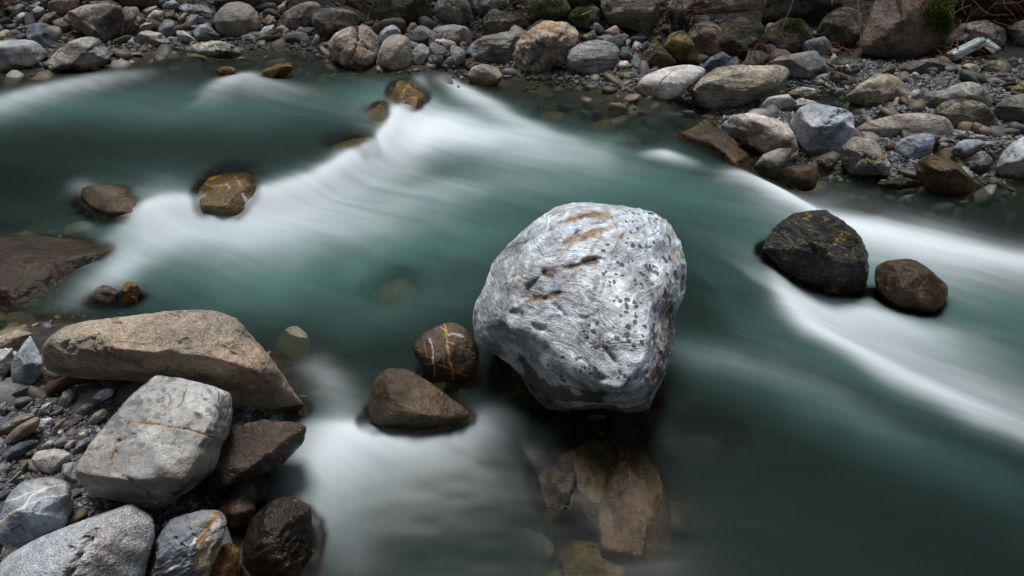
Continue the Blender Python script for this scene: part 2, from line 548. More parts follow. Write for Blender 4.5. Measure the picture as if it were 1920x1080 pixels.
def water_mat():
    m = bpy.data.materials.new("silky_glacier_water"); N = NT(m)
    a = N.t.nodes.new("ShaderNodeAttribute"); a.attribute_name = "stream"
    sp = N.t.nodes.new("ShaderNodeSeparateColor"); N.link(a.outputs["Color"], sp.inputs[0])
    foam, milk, murk = sp.outputs[0], sp.outputs[1], sp.outputs[2]
    fl = N.t.nodes.new("ShaderNodeAttribute"); fl.attribute_name = "flow"
    s1 = N.noise(N.mapping(fl.outputs["Vector"], (0, 0, 0), (0.7, 6.0, 1.0)), 1.4, 4, 0.55, 0.3)
    s2 = N.noise(N.mapping(fl.outputs["Vector"], (0, 0, 0), (0.7, 22.0, 1.0)), 1.2, 3, 0.5, 0.2)
    st = N.math('ADD', N.math('MULTIPLY', N.math('SUBTRACT', s1, 0.5), 0.9), N.math('MULTIPLY', N.math('SUBTRACT', s2, 0.5), 0.16))
    k = N.math('MULTIPLY', foam, N.math('SUBTRACT', 1.0, foam))
    foam2 = N.math('ADD', foam, N.math('MULTIPLY', N.math('MULTIPLY', k, st), 1.5), clamp=True)
    km = N.math('MULTIPLY', milk, N.math('SUBTRACT', 1.0, milk))
    milk2 = N.math('ADD', milk, N.math('MULTIPLY', N.math('MULTIPLY', km, st), 1.3), clamp=True)
    deep = (0.008, 0.016, 0.015)
    col = N.mix(milk2, deep, (0.075, 0.165, 0.150))
    col = N.mix(foam2, col, (0.68, 0.765, 0.815))
    clear = N.math('MULTIPLY', N.math('SUBTRACT', 1.0, foam2), N.math('SUBTRACT', 1.0, N.math('MULTIPLY', milk2, 0.80)))
    clear = N.math('MULTIPLY', clear, N.math('SUBTRACT', 1.0, murk))
    alpha = N.math('SUBTRACT', 1.0, clear, clamp=True)
    nb = N.bump(st, 0.012, 0.25)
    dif = N.t.nodes.new("ShaderNodeBsdfDiffuse"); N.link(col, dif.inputs[0]); N.link(nb, dif.inputs["Normal"])
    tr = N.t.nodes.new("ShaderNodeBsdfTransparent"); tr.inputs[0].default_value = (0.80, 0.80, 0.68, 1)
    m1 = N.t.nodes.new("ShaderNodeMixShader"); N.link(alpha, m1.inputs[0]); N.link(tr.outputs[0], m1.inputs[1]); N.link(dif.outputs[0], m1.inputs[2])
    gl = N.t.nodes.new("ShaderNodeBsdfGlossy"); nb = N.bump(st, 0.004, 0.12); N.link(N.math('ADD', N.math('MULTIPLY', foam2, 0.4), 0.24), gl.inputs['Roughness']); N.link(nb, gl.inputs["Normal"])
    fr = N.t.nodes.new("ShaderNodeFresnel"); fr.inputs[0].default_value = 1.33
    gf = N.math('MULTIPLY', fr.outputs[0], N.math('SUBTRACT', 1.0, N.math('MULTIPLY', foam2, 0.75)))
    gf = N.math('MULTIPLY', gf, 0.6)
    m2 = N.t.nodes.new("ShaderNodeMixShader"); N.link(gf, m2.inputs[0]); N.link(m1.outputs[0], m2.inputs[1]); N.link(gl.outputs[0], m2.inputs[2])
    N.link(m2.outputs[0], N.out.inputs[0])
    return m

# ------------------------------------------------------------------ ground
def tensor_grid(xs, ys):
    X, Y = np.meshgrid(xs, ys)
    n, k = Y.shape
    idx = np.arange(n * k).reshape(n, k)
    f = np.stack([idx[:-1, :-1], idx[:-1, 1:], idx[1:, 1:], idx[1:, :-1]], -1).reshape(-1, 4)
    return X, Y, f


xs = np.concatenate([-np.geomspace(60, 8.2, 30), np.linspace(-8, 8, 520), np.geomspace(8.2, 60, 30)])
ys = np.concatenate([-np.geomspace(12, 0.6, 14), np.linspace(-0.5, 12, 420), np.geomspace(12.2, 70, 40)])
X, Y, F = tensor_grid(xs, ys)
Z = terrain(X, Y)
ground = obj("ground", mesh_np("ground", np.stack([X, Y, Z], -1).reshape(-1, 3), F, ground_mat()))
tag(ground, kind="structure")

# ------------------------------------------------------------------ rocks
GH = {'x0': -9.0, 'y0': 0.3, 'c': 0.02, 'nx': 900, 'ny': 560}
HM = np.full((GH['ny'], GH['nx']), -9.0)
HW = HM.copy()         # the same, for what lies at or under the water line
_lx = np.arange(-9.0, 9.001, 0.05); _ly = np.arange(-0.6, 14.001, 0.05)
LG = level(*np.meshgrid(_lx, _ly))


def lz(x, y):
    j = np.clip(((x + 9.0) / 0.05 + .5).astype(int), 0, LG.shape[1] - 1); i = np.clip(((y + 0.6) / 0.05 + .5).astype(int), 0, LG.shape[0] - 1)
    return LG[i, j]


def splat(w):
    i = ((w[:, 1] - GH['y0']) / GH['c']).astype(int); j = ((w[:, 0] - GH['x0']) / GH['c']).astype(int)
    ok = (i >= 0) & (i < GH['ny']) & (j >= 0) & (j < GH['nx'])
    np.maximum.at(HM, (i[ok], j[ok]), w[ok, 2])
    ok &= w[:, 2] < lz(w[:, 0], w[:, 1]) + .03
    np.maximum.at(HW, (i[ok], j[ok]), w[ok, 2])


def hull_planes(pts):
    bm = bmesh.new()
    for p in pts: bm.verts.new(p)
    bmesh.ops.convex_hull(bm, input=bm.verts)
    bm.normal_update()
    out = []
    for f in bm.faces:
        n = np.array(f.normal[:]); out.append((n, float(n @ np.array(f.verts[0].co[:]))))
    bm.free()
    return out


STY = {           # edge sharpness, extra facets, noise amount, ridged amount
    'round': (24, 8, 0.050, 0.022),
    'smooth': (20, 6, 0.038, 0.012),
    'block': (38, 5, 0.036, 0.026),
    'slab': (34, 5, 0.038, 0.026),
    'jag': (45, 10, 0.048, 0.055),
    'fold': (22, 6, 0.040, 0.020),
}
ROCKS = []
_seed = [100]


def rock(name, style, mat, tint, kind, outline, label, cat=None, group=None, front=None, thick=1.0, wet=None, ext=None,
         lift=0.0, depth=None, lvl=None, sculpt=None, noise=1.0, sub=0.06, ridge=None, p=None, paint=None, groove=None, flat=None, under=0.0):
    _seed[0] += 1
    sd = _seed[0]
    rg = np.random.default_rng(sd)
    pts = np.array(P2(outline) if isinstance(outline, str) else outline, float)
    xmn, ymn = pts.min(0); xmx, ymx = pts.max(0)
    low = pts[pts[:, 1] > ymx - 0.12 * (ymx - ymn)]
    bx = low[:, 0].mean()
    if depth is not None:
        D = depth
    else:
        if kind == 'W': g = at_water(bx, ymx)
        elif kind == 'S': g = at_water(0.5 * (xmn + xmx), ymn + 0.25 * (ymx - ymn), -sub)
        else: g = at_ground(bx, ymx)
        D = float((g - CAM) @ FW) - lift
    RTv, UPv, TWv = RT, UP, -FW         # the frame the outline lies in: facing the viewpoint, or level for stones seen lying in the water
    s = D / FPX
    if flat is not None:
        gx, gy = 0.5 * (xmn + xmx), 0.5 * (ymn + ymx)
        g0 = at_water(gx, gy, -max(sub, 0) - 0.02)
        pl3 = np.array([at_z(a_, b_, g0[2]) for a_, b_ in pts])
        c3 = 0.5 * (pl3.min(0) + pl3.max(0))
        RTv, UPv, TWv = np.array([1.0, 0, 0]), np.array([0, 1.0, 0]), np.array([0, 0, 1.0])
        ext = 1.0; D = float((c3 - CAM) @ FW); s = D / FPX
    C2 = 0.5 * (pts.min(0) + pts.max(0)) * 0.5 + 0.5 * pts.mean(0)
    O = np.stack([(pts[:, 0] - C2[0]) * s, (C2[1] - pts[:, 1]) * s], -1)
    if flat is not None: O = (pl3 - c3)[:, :2]
    if ext is None: ext = {'W': 1.35, 'S': 1.25, 'L': 1.10}[kind]
    O[:, 1] = np.where(O[:, 1] < 0, O[:, 1] * ext, O[:, 1])
    if ext > 1.2:   # widen the hidden foot a little
        O[:, 0] = np.where(O[:, 1] < O[:, 1].min() * 0.75, O[:, 0] * 1.0, O[:, 0])
    n = len(O)
    # orient counter-clockwise
    ar = 0.5 * np.sum(O[:, 0] * np.roll(O[:, 1], -1) - np.roll(O[:, 0], -1) * O[:, 1])
    if ar < 0: O = O[::-1]
    V = 0.5 * (O[:, 1].max() - O[:, 1].min()); U = 0.5 * (O[:, 0].max() - O[:, 0].min())
    Sz = min(V, U) * (thick if flat is None else flat)
    mean = math.sqrt(U * V)
    # silhouette radius
    th = np.linspace(-math.pi, math.pi, 361)
    d2 = np.stack([np.cos(th), np.sin(th)], -1)
    O2 = np.vstack([O, O[:1]])
    # Chaikin once for rounder corners
    k1 = 0.07 if style in ('jag', 'block', 'slab', 'fold') else 0.2
    a = O2[:-1] * (1 - k1) + O2[1:] * k1; b = O2[:-1] * k1 + O2[1:] * (1 - k1)
    OC = np.empty((2 * len(a), 2)); OC[0::2] = a; OC[1::2] = b
    OC = np.vstack([OC, OC[:1]])
    Rt = np.zeros(len(th))
    for i in range(len(OC) - 1):
        e = OC[i + 1] - OC[i]
        den = d2[:, 0] * e[1] - d2[:, 1] * e[0]
        den = np.where(np.abs(den) < 1e-12, 1e-12, den)
        t = (OC[i, 0] * e[1] - OC[i, 1] * e[0]) / den
        w = (OC[i, 0] * d2[:, 1] - OC[i, 1] * d2[:, 0]) / den
        ok = (t > 0) & (w >= -1e-6) & (w <= 1 + 1e-6)
        Rt = np.where(ok & (t > Rt), t, Rt)
    Rt = np.maximum(Rt, 0.15 * mean)
    # planes: (normal in u,v,c), distance
    pl = []
    ps, nf, nz, rz = STY[style]
    if flat is not None: ps = max(ps, 40)
    if p: ps = p
    if flat is not None and front is not None: front = None
    if front is not None:
        fp = [((a_ - C2[0]) * s, (C2[1] - b_) * s, c_) for a_, b_, c_ in front]
        hp = [(q[0], q[1], under * min(0, q[1] / V)) for q in O] + fp + [(q[0] * 0.7, q[1] * 0.7, -Sz * 0.9) for q in O]
        pl = [(nn, dd) for nn, dd in hull_planes(hp)]
        pl = [(nn, max(dd, 0.03 * mean)) for nn, dd in pl]
    else:
        for i in range(len(O)):
            A, B = O[i], O[(i + 1) % len(O)]
            e = B - A; l = np.linalg.norm(e)
            if l < 1e-6: continue
            nn = np.array([e[1], -e[0]]) / l
            dd = nn @ A
            if dd <= 0.02 * mean: continue
            for sg in (1, -1):
                al = R_(rg.uniform(12, 40)) * sg
                if flat is not None: al = R_(rg.uniform(1, 7)) * sg
                elif style in ('block', 'slab'): al = R_(rg.uniform(5, 22)) * sg
                pl.append((np.array([nn[0] * math.cos(al), nn[1] * math.cos(al), math.sin(al)]), dd * math.cos(al)))
        if flat is not None:
            pl = [(nn_, dd_) for nn_, dd_ in pl]
        tx = rg.uniform(-0.22, 0.22)
        up = np.array([tx, math.cos(PITCH), math.sin(PITCH)]); up /= np.linalg.norm(up)
        fr_ = np.array([rg.uniform(-0.3, 0.3), -math.sin(PITCH), math.cos(PITCH)]); fr_ /= np.linalg.norm(fr_)
        k = rg.uniform(0.6, 0.95) if ridge is None else ridge
        if flat is None:
            pl.append((up, up[1] * V * rg.uniform(0.86, 0.98)))
            pl.append((fr_, k * Sz))
        else:
            for _q in range(3):
                fr_ = np.array([rg.uniform(-0.45, 0.45) * Sz / U, rg.uniform(-0.5, 0.5) * Sz / V, 1.0]); fr_ /= np.linalg.norm(fr_); pl.append((fr_, Sz * rg.uniform(.8, .95)))
        pl.append((np.array([0, 0, 1.0]), Sz * rg.uniform(0.75, 0.95)))
        pl.append((np.array([0, 0, -1.0]), Sz * 0.75))
        for i in range(nf):
            q = rg.normal(size=3); q[2] = abs(q[2]) + 0.25; q /= np.linalg.norm(q)
            rr = np.interp(math.atan2(q[1], q[0]), th, Rt)
            hx = math.hypot(q[0], q[1])
            sup = math.sqrt((hx * rr) ** 2 + (q[2] * Sz) ** 2)
            pl.append((q, sup * rg.uniform(0.60, 0.90)))
    NN = np.array([q[0] for q in pl]); DD = np.array([q[1] for q in pl])
    wpx = max(xmx - xmn, ymx - ymn)
    lv = lvl or (3 if wpx < 26 else 4 if wpx < 75 else 5 if wpx < 190 else 6)
    dirs, faces = ico(lv)
    sc = np.array([U, V, Sz]); dv = dirs * sc; dv /= np.linalg.norm(dv, axis=1)[:, None]
    dots = dv @ NN.T
    ratio = np.maximum(dots, 0) / DD[None]
    mxr = ratio.max(1)
    r = (np.sum((ratio / mxr[:, None]) ** ps, 1)) ** (-1.0 / ps) / mxr * 1.03
    Pp = dv * r[:, None]
    # shape noise
    f0 = 1.0 / mean
    nrm = dv
    if sculpt: Pp = sculpt(Pp, sd, mean)
    disp = nz * noise * mean * 2.2 * fbm(Pp * f0 * 1.3, 3, sd) + 0.35 * nz * noise * mean * fbm(Pp * f0 * 6, 4, sd + 9)
    if rz > 0:
        disp = disp + rz * noise * mean * 1.3 * fbm(Pp * f0 * np.array([2.2, 3.0, 2.6]), 4, sd + 21, 0.55, True)
    disp = disp + 0.010 * mean * noise * np.abs(fbm(Pp * f0 * 14, 4, sd + 33))
    if style == 'fold':       # foliation: grooves that run along the rock's bedding
        al = np.array([0.80, 0.58, 0.15]); al /= np.linalg.norm(al)
        wv = Pp + 0.10 * mean * np.stack([fbm(Pp * f0 * 2.0, 3, sd + 50 + k) for k in range(3)], -1)
        a1 = (wv @ al)[:, None] * al; q = wv - a1
        g = fbm(a1 * f0 * 1.3 + q * f0 * 6.5, 4, sd + 40, 0.6, True)
        mk = sstep(-0.15, 0.35, fbm(Pp * f0 * 1.6, 2, sd + 44))
        disp = disp + 0.022 * noise * mean * g * (0.25 + mk)
        q2 = (wv @ np.array([-0.5, 0.8, 0.3])) * f0 * 5
        disp = disp + 0.022 * noise * mean * ((q2 % 1.0) ** 3) * mk
    Pp = Pp + nrm * disp[:, None]
    # fit to the traced outline as the reference viewpoint sees it
    cu, cv = (C2[0] - 960) * s, (540 - C2[1]) * s
    pr = D / (D - Pp[:, 2]) if flat is None else 1.0
    qu = (cu + Pp[:, 0]) * pr - cu; qv = (cv + Pp[:, 1]) * pr - cv
    ang = np.arctan2(qv, qu); rad = np.hypot(qu, qv)
    nb = 90 if lv >= 4 else 40
    bi = ((ang + math.pi) / (2 * math.pi) * nb).astype(int) % nb
    mx = np.zeros(nb); np.maximum.at(mx, bi, rad)
    mx = np.where(mx <= 0, np.median(mx), mx)
    tb = (np.arange(nb) + 0.5) / nb * 2 * math.pi - math.pi
    want = np.interp(tb, th, Rt)
    ra = np.clip(want / mx, 0.5, 1.8)
    ra = (np.roll(ra, 1) + 2 * ra + np.roll(ra, -1)) / 4
    rr = np.interp(ang, np.concatenate([[tb[-1] - 2 * math.pi], tb, [tb[0] + 2 * math.pi]]), np.concatenate([[ra[-1]], ra, [ra[0]]]))
    Pp[:, 0] *= rr; Pp[:, 1] *= rr
    cen = CAM + FW * D + RT * cu + UP * cv if flat is None else c3
    Wd = cen[None] + Pp[:, :1] * RTv + Pp[:, 1:2] * UPv + Pp[:, 2:3] * TWv
    if flat is not None:
        i = int(np.argmax(Wd[:, 2])); Wd[:, 2] += float(level(Wd[i:i + 1, 0], Wd[i:i + 1, 1])[0]) - sub - Wd[i, 2]
    elif kind == 'S':     # slide along the sight line until its top lies 'sub' under the surface
        i = int(np.argmax(Wd[:, 2])); tgt = float(level(Wd[i:i + 1, 0], Wd[i:i + 1, 1])[0]) - sub
        dd_ = (cen - CAM) / np.linalg.norm(cen - CAM)
        Wd = Wd + dd_ * (tgt - Wd[i, 2]) / dd_[2]
    front_side = Pp[:, 2] > -0.25 * Sz
    if paint or groove:
        q = Wd - CAM; zz = q @ FW
        vx, vy = 960 + FPX * (q @ RT) / zz, 540 - FPX * (q @ UP) / zz
        jn = fbm(Pp * f0 * 9, 4, sd + 70); jn2 = fbm(Pp * f0 * 7, 3, sd + 75); wj = 0.012 * wpx + 1.0; jx = vx + wj * fbm(Pp * f0 * 6, 4, sd + 71); jy = vy + wj * fbm(Pp * f0 * 6, 4, sd + 72)
    for ol_, w_, dep_ in (groove or []):
        dd_, _ = polydist(jx, jy, P2(ol_) if ' ' in ol_ else P2(ol_ + ' ' + ol_))
        g_ = np.exp(-(np.abs(dd_) / (w_ * np.clip(1 + 1.3 * jn, .25, 2))) ** 2) * front_side
        Wd = Wd + ((.6 if mat == 'hero' else 1.0) * dep_ * g_ * np.clip(.75 + 1.5 * jn2, .0, 1.6))[:, None] * FW
    base = np.array([cen[0], cen[1], Wd[:, 2].min()])
    me = mesh_np(name, Wd - base, faces, MAT[mat])
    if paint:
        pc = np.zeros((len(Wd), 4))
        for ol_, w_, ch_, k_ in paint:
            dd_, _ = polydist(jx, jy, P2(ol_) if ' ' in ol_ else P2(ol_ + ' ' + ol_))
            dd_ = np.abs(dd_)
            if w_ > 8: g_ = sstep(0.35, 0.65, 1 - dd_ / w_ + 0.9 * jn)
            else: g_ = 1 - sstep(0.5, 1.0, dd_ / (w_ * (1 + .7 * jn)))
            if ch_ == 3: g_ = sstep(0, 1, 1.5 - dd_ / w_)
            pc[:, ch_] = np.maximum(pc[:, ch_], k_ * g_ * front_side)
        at = me.color_attributes.new("mineral_and_shade", 'FLOAT_COLOR', 'POINT')  # mineral stains and wet marks, plus shade painted on some faces
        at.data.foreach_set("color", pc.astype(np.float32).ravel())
    o = obj(name, me, base)
    tag(o, label, cat or name.split('_')[-1], group)
    o.color = (tint[0], tint[1], tint[2], 1)
    wl = float(level(np.array([cen[0]]), np.array([cen[1]]))[0])
    if wet is None: wz = wl + 0.035 if kind != 'L' else -5.0
    elif wet is True: wz = 50.0
    else: wz = wl + wet
    o['wet_z'] = float(wz)
    ROCKS.append(o)
    splat(Wd)
    return o


# rock tints (albedo)
T = dict(pale=(.40, .40, .40), white=(.55, .56, .57), grey=(.26, .26, .26), mid=(.20, .20, .20), dark=(.10, .105, .11), blue=(.22, .25, .29), dblue=(.09, .11, .14),
         tan=(.34, .30, .25), brown=(.18, .145, .115), dbrown=(.10, .08, .06), pink=(.38, .32, .29), green=(.20, .22, .19), black=(.045, .045, .045), orange=(.32, .20, .12),
         wet=(.13, .10, .065), hero=(.57, .63, .70), ochre=(.26, .19, .08), olive=(.16, .145, .09))

def R(name, style, mat, tint, kind, outline, label, **k):
    return rock(name, style, mat, T[tint] if isinstance(tint, str) else tint, kind, outline, label, **k)


# ---- the boulders standing in the river
R('river_boulder', 'fold', 'hero', 'hero', 'W',
  "884,600 890,565 912,530 920,495 960,450 1000,415 1040,388 1080,378 1130,381 1180,385 1225,395 1255,415 1280,460 1290,500 1285,560 1268,580 1263,650 1250,690 1232,720 1215,752 1180,757 1120,745 1050,752 1010,740 990,712 972,685 930,655 892,640",
  "huge pale blue-grey boulder with rust streaks and dark spots standing in midstream", cat="boulder",
  front=[(1160, 415, .17), (1080, 425, .19), (990, 500, .22), (1105, 540, .40), (1205, 545, .33), (1170, 650, .49), (1125, 708, .50), (1015, 655, .22), (1252, 470, .10), (1242, 640, .20), (935, 585, .18), (1195, 700, .40)],
  noise=0.62, wet=0.12, lvl=7, p=70, ext=1.12,
  groove=[("1020,512 1045,502 1085,494 1125,484", 6, .035), ("990,535 1005,525 1020,512", 4, .03), ("1045,420 1090,408 1125,402", 5, .02), ("1080,440 1110,425 1135,418", 4, .02),
          ("985,560 1030,555 1050,548", 5, .02), ("1130,490 1135,530 1120,600 1125,640", 3, .015), ("1125,640 1160,690 1170,745", 4, .03), ("1110,705 1140,712 1165,700", 6, .05),
          ("940,580 980,590", 5, .03), ("1255,560 1262,600 1250,640", 7, .05), ("1230,640 1245,680 1225,715", 6, .05), ("1272,520 1283,545", 6, .04), ("1165,390 1170,440 1185,500 1200,560", 4, .02),
          ("1205,400 1215,450 1225,520", 4, .018), ("930,500 975,470 1010,430", 3, .015), ("1020,560 1060,590 1110,600", 4, .015), ("1000,610 1050,640", 4, .02)],
  paint=[("960,480 925,560 925,640", 42, 2, .38), ("1010,430 960,470", 22, 2, .3), ("1050,610 1010,660", 20, 2, .35), ("1030,428 1085,408 1140,402", 11, 0, .6), ("1050,418 1120,398", 4, 0, .8), ("1060,455 1110,440 1145,430", 8, 0, .7), ("1070,448 1130,432", 3, 0, .9), ("1020,512 1060,502 1120,490", 9, 0, .7), ("1000,560 1060,545", 5, 0, .7), ("1090,440 1060,470 1040,490", 4, 0, .5), ("1130,440 1110,470 1080,500", 4, 0, .5), ("980,570 1020,560 1060,550", 9, 0, .55), ("1110,470 1090,500 1060,530", 10, 0, .4), ("1150,410 1165,450", 3, 0, .5), ("960,520 1000,500", 3, 0, .5), ("1140,500 1150,470 1165,440", 4, 2, .5),  # leading broad dark strokes paint shade onto the left faces
         ("1265,470 1262,490", 10, 0, .5), ("1250,560 1240,620 1230,690 1215,730", 12, 0, .55), ("1210,560 1235,545", 9, 0, .5), ("1025,505 1070,497 1118,488", 5, 2, .8), ("1090,410 1125,402", 4, 2, .7), ("990,540 1008,522", 4, 2, .8),
         ("985,565 1030,558", 4, 2, .6), ("945,583 980,592", 7, 2, .6), ("1115,712 1160,708", 9, 2, .75), ("890,585 885,620 930,652", 15, 2, .7), ("975,680 1000,715 1030,740 1120,745", 22, 2, .95), ("1000,670 1060,700 1100,725", 12, 2, .5),
         ("1255,570 1258,640 1240,700 1215,745", 12, 2, .75), ("1278,500 1283,550", 9, 2, .8), ("1215,500 1225,580 1215,660", 9, 2, .4), ("1100,600 1090,650 1110,690", 12, 2, .35), ("1120,520 1110,560", 9, 2, .4),
         ("1220,400 1235,480 1215,560 1200,640 1180,690", 55, 3, 1), ("1150,480 1160,560 1120,640", 30, 3, .8), ("1060,700 1110,700", 40, 3, .8)])
R('river_boulder', 'jag', 'slate', 'black', 'W', "1428,465 1450,425 1490,398 1545,392 1580,412 1612,440 1627,470 1630,510 1620,538 1560,545 1500,522 1450,492",
  "black jagged boulder splashed with yellow lichen between two white rapids", cat="boulder",
  front=[(1530, 420, .12), (1560, 440, .22), (1500, 460, .22), (1600, 490, .2), (1540, 500, .26), (1470, 470, .12)], noise=1.1, wet=-0.3, lvl=6, ext=1.15)
R('river_boulder', 'smooth', 'algae', (.12, .08, .042), 'W', "1640,500 1660,487 1710,484 1738,500 1775,530 1782,545 1765,570 1720,574 1670,562 1640,535",
  "glossy wet brown rounded rock at right of the black boulder in the rapid", cat="rock", wet=True, lvl=6)
R('river_stone', 'smooth', 'algae', (.16,.13,.11), 'W', "770,652 785,630 820,610 850,602 880,620 898,655 900,690 885,715 845,718 800,697 780,672",
  "round dark wet stone crossed by fine gold veins against the huge pale boulder", cat="stone", wet=0.6, lvl=7, ext=1.05, p=16,
  paint=[("834,608 838,640 842,670 848,700 850,712", 3.0, 0, .9), ("838,640 846,642 880,658", 2.4, 0, .9), ("826,612 836,622", 2.2, 0, .8), ("805,635 812,660 815,705", 1.9, 1, .6), ("797,642 799,675", 1.6, 0, .6), ("800,682 830,685 860,700 880,705", 2.4, 0, .9),
         ("846,690 870,705", 3, 0, .8), ("895,665 897,690 888,705", 1.6, 0, .8), ("842,672 846,690 862,700", 1.4, 0, .8), ("868,630 850,625 842,628", 2.5, 1, .4), ("786,655 787,672", 1.2, 0, .5), ("830,655 836,700", 1.0, 0, .7)])
R('river_boulder', 'smooth', 'algae', (.17, .14, .11), 'W', "690,750 700,710 728,688 770,692 830,732 880,765 885,775 850,793 780,800 710,797 690,778",
  "smooth brown half-drowned boulder below the gold-veined stone", cat="boulder", wet=True, lvl=6, ext=1.15,
  front=[(740, 735, .10), (800, 770, .12), (730, 775, .1), (850, 780, .06)])
R('river_slab', 'slab', 'algae', (.075, .062, .052), 'S', "-60,475 50,455 130,447 200,446 243,460 248,484 200,505 150,535 100,570 30,590 -60,600",
  "broad dark wet slab with water sheeting over it at the left edge", cat="slab", wet=True, lvl=6, flat=.45, sub=-.10,
  front=[(150, 500, .16), (60, 520, .2), (-30, 530, .2), (200, 480, .08), (100, 470, .06)])
R('river_stone', 'block', 'algae', (.15,.125,.095), 'S', "135,358 190,358 258,355 284,383 250,408 205,405 170,390",
  "small brown angular rock with thin water veils spilling over it at left", cat="rock", wet=True, lvl=5, flat=.6, sub=-.06)
R('river_stone', 'block', 'algae', (.22,.175,.085), 'S', "370,365 385,335 420,312 480,312 515,335 500,365 455,385 410,392 375,388",
  "wet brown rock with yellow veins on the lip of the left rapid", cat="rock", wet=True, lvl=6, flat=.55, sub=-.05, paint=[("385,345 400,350 425,345 430,352", 2.5, 0, .9), ("395,335 410,328", 4, 0, .8), ("440,330 452,350", 2, 0, .8), ("455,362 462,378", 4, 1, .7), ("375,360 385,370", 3, 0, .7)])
R('river_stone', 'smooth', 'algae', (.27,.20,.08), 'S', "722,205 738,168 765,145 798,138 808,152 798,180 775,205 745,218", "ochre wet rock with gold scratches at the head of the long rapid", cat="rock", wet=True, lvl=6, flat=.6, sub=-.035, paint=[("772,150 760,165 752,182", 2, 0, .9), ("795,140 803,150", 4, 0, .9), ("780,150 778,165", 1.5, 0, .8), ("765,160 782,172", 1.5, 0, .8)])
R('river_stone', 'round', 'algae', (.30,.23,.10), 'S', "680,215 700,185 735,190 748,215 718,248 690,240", "round submerged brown rock just below the ochre rock", cat="rock", wet=True, flat=.6, sub=0.0, lvl=5)
R('river_stone', 'round', 'algae', (.34,.26,.10), 'S', "610,265 650,243 692,250 712,275 690,295 640,288", "drowned brown rock on the lip of the rapid between ochre and yellow-veined rocks", cat="rock", wet=True, flat=.6, sub=0.0, lvl=5)
R('river_stone', 'block', 'algae', 'ochre', 'W', "490,132 520,120 545,117 550,130 525,146 498,146", "small amber pointed rock breaking the calm dark water near the far bank", cat="rock", wet=True)
R('river_stone', 'round', 'algae', 'ochre', 'W', "402,134 415,125 436,125 445,134 425,142", "tiny brown rock left of the amber pointed rock in the calm water", cat="rock", wet=True)
R('river_stone', 'slab', 'rust', 'orange', 'W', "224,106 245,100 262,98 268,104 250,110", "small yellow-tipped stone barely above water beside the grey triangular boulder", cat="stone", wet=0.02)
R('river_stone', 'round', 'algae', (.45, .36, .14), 'S', "690,545 720,515 780,515 797,540 770,575 710,587", "blurred olive boulder under water left of the huge pale boulder", cat="boulder", wet=True, sub=0.04, lvl=5, flat=.6)
R('river_stone', 'round', 'mott', 'tan', 'W', "172,545 195,533 222,543 212,565 180,562", "small pale rounded stone washed by foam beside the dark slab", cat="stone", wet=True)
R('river_stone', 'round', 'gold', 'ochre', 'W', "225,538 245,525 262,537 258,562 235,567", "small gold-veined stone under thin foam right of the pale one", cat="stone", wet=True)
R('river_boulder', 'block', 'algae', (.13, .105, .09), 'S', "1112,915 1138,835 1172,813 1215,826 1248,880 1264,950 1264,1035 1200,1050 1125,1025",
  "tall brown cracked boulder rising from the dark pool at bottom centre", cat="boulder", wet=True, lvl=6, flat=.5, sub=-0.012, paint=[("1172,818 1178,850 1180,900", 1.3, 0, .5), ("1140,880 1150,872 1172,868 1165,840 1150,830", 1.6, 0, .45), ("1198,825 1200,870 1210,910", 1.3, 0, .5), ("1235,890 1240,930 1225,965", 2, 0, .35), ("1160,830 1200,840", 9, 2, .7)],
  front=[(1180, 860, .08), (1220, 920, .10), (1170, 950, .12)])
R('river_boulder', 'block', 'algae', (.17, .155, .13), 'S', "1040,850 1100,822 1150,830 1165,900 1160,980 1110,960 1070,900", "large shadowy slab under water between the cracked boulder and the small tip", cat="slab", wet=True, sub=0.005, lvl=5, flat=.4)
R('river_stone', 'jag', 'slate', 'dark', 'S', "1010,888 1040,863 1068,868 1082,910 1065,965 1025,945", "small dark jagged rock tip left of the brown cracked boulder", cat="rock", wet=True, lvl=5, flat=.7, sub=-0.035)
R('river_boulder', 'block', 'algae', (.30,.22,.10), 'S', "1050,1015 1110,1008 1160,1040 1190,1095 1060,1100", "drowned brown ledge at the bottom edge below the cracked boulder", cat="rock", wet=True, sub=0.055, lvl=5, flat=.5)
for i, (ol, tt, lb) in enumerate([
    ("960,165 1000,150 1060,160 1050,180 990,182", 'brown', "flat brown stone under clear water below the striped boulder"),
    ("1085,170 1120,160 1165,175 1150,205 1110,200", 'brown', "wide submerged slab in clear brown water left of the white boulder"),
    ("1095,232 1130,220 1165,230 1150,250 1110,248", 'ochre', "yellowish blurred stone under teal water above the right rapid"),
    ("1010,215 1040,205 1070,212 1060,228 1025,230", 'ochre', "dim submerged stone in mid channel under the clear far-bank water"),
    ("1160,280 1200,268 1240,275 1225,292 1180,292", 'brown', "submerged stone just above the small white curl on the right"),
    ("500,98 545,92 570,104 540,112 505,108", 'brown', "submerged tan slab near the far bank below the flat dark triangle"),
    ("560,690 600,680 650,690 650,730 600,745 565,725", 'olive', "olive stone under water right of the long tan boulder"),
    ("500,640 530,625 555,650 545,690 515,680", 'ochre', "yellow tinted underwater stone touching the long tan boulder"),
    ("60,580 110,560 160,570 165,600 110,615 65,605", 'brown', "brown submerged stone behind the long tan boulder, left"),
    ("0,595 30,580 70,590 60,612 10,615", 'brown', "submerged stone at left edge under the dark slab"),
    ("1280,820 1340,800 1380,830 1350,870 1290,860", 'dbrown', "dim rock deep under dark water right of the cracked boulder"),
    ("1560,395 1600,385 1650,395 1640,415 1580,415", 'dbrown', "rock hidden under the right rapid"),
]):
    R('submerged_stone', 'round', 'algae', tt, 'S', ol, lb, cat="stone", wet=True, sub=0.10 if 'deep' in lb else 0.09 if 'long tan' in lb else 0.03, flat=.5)

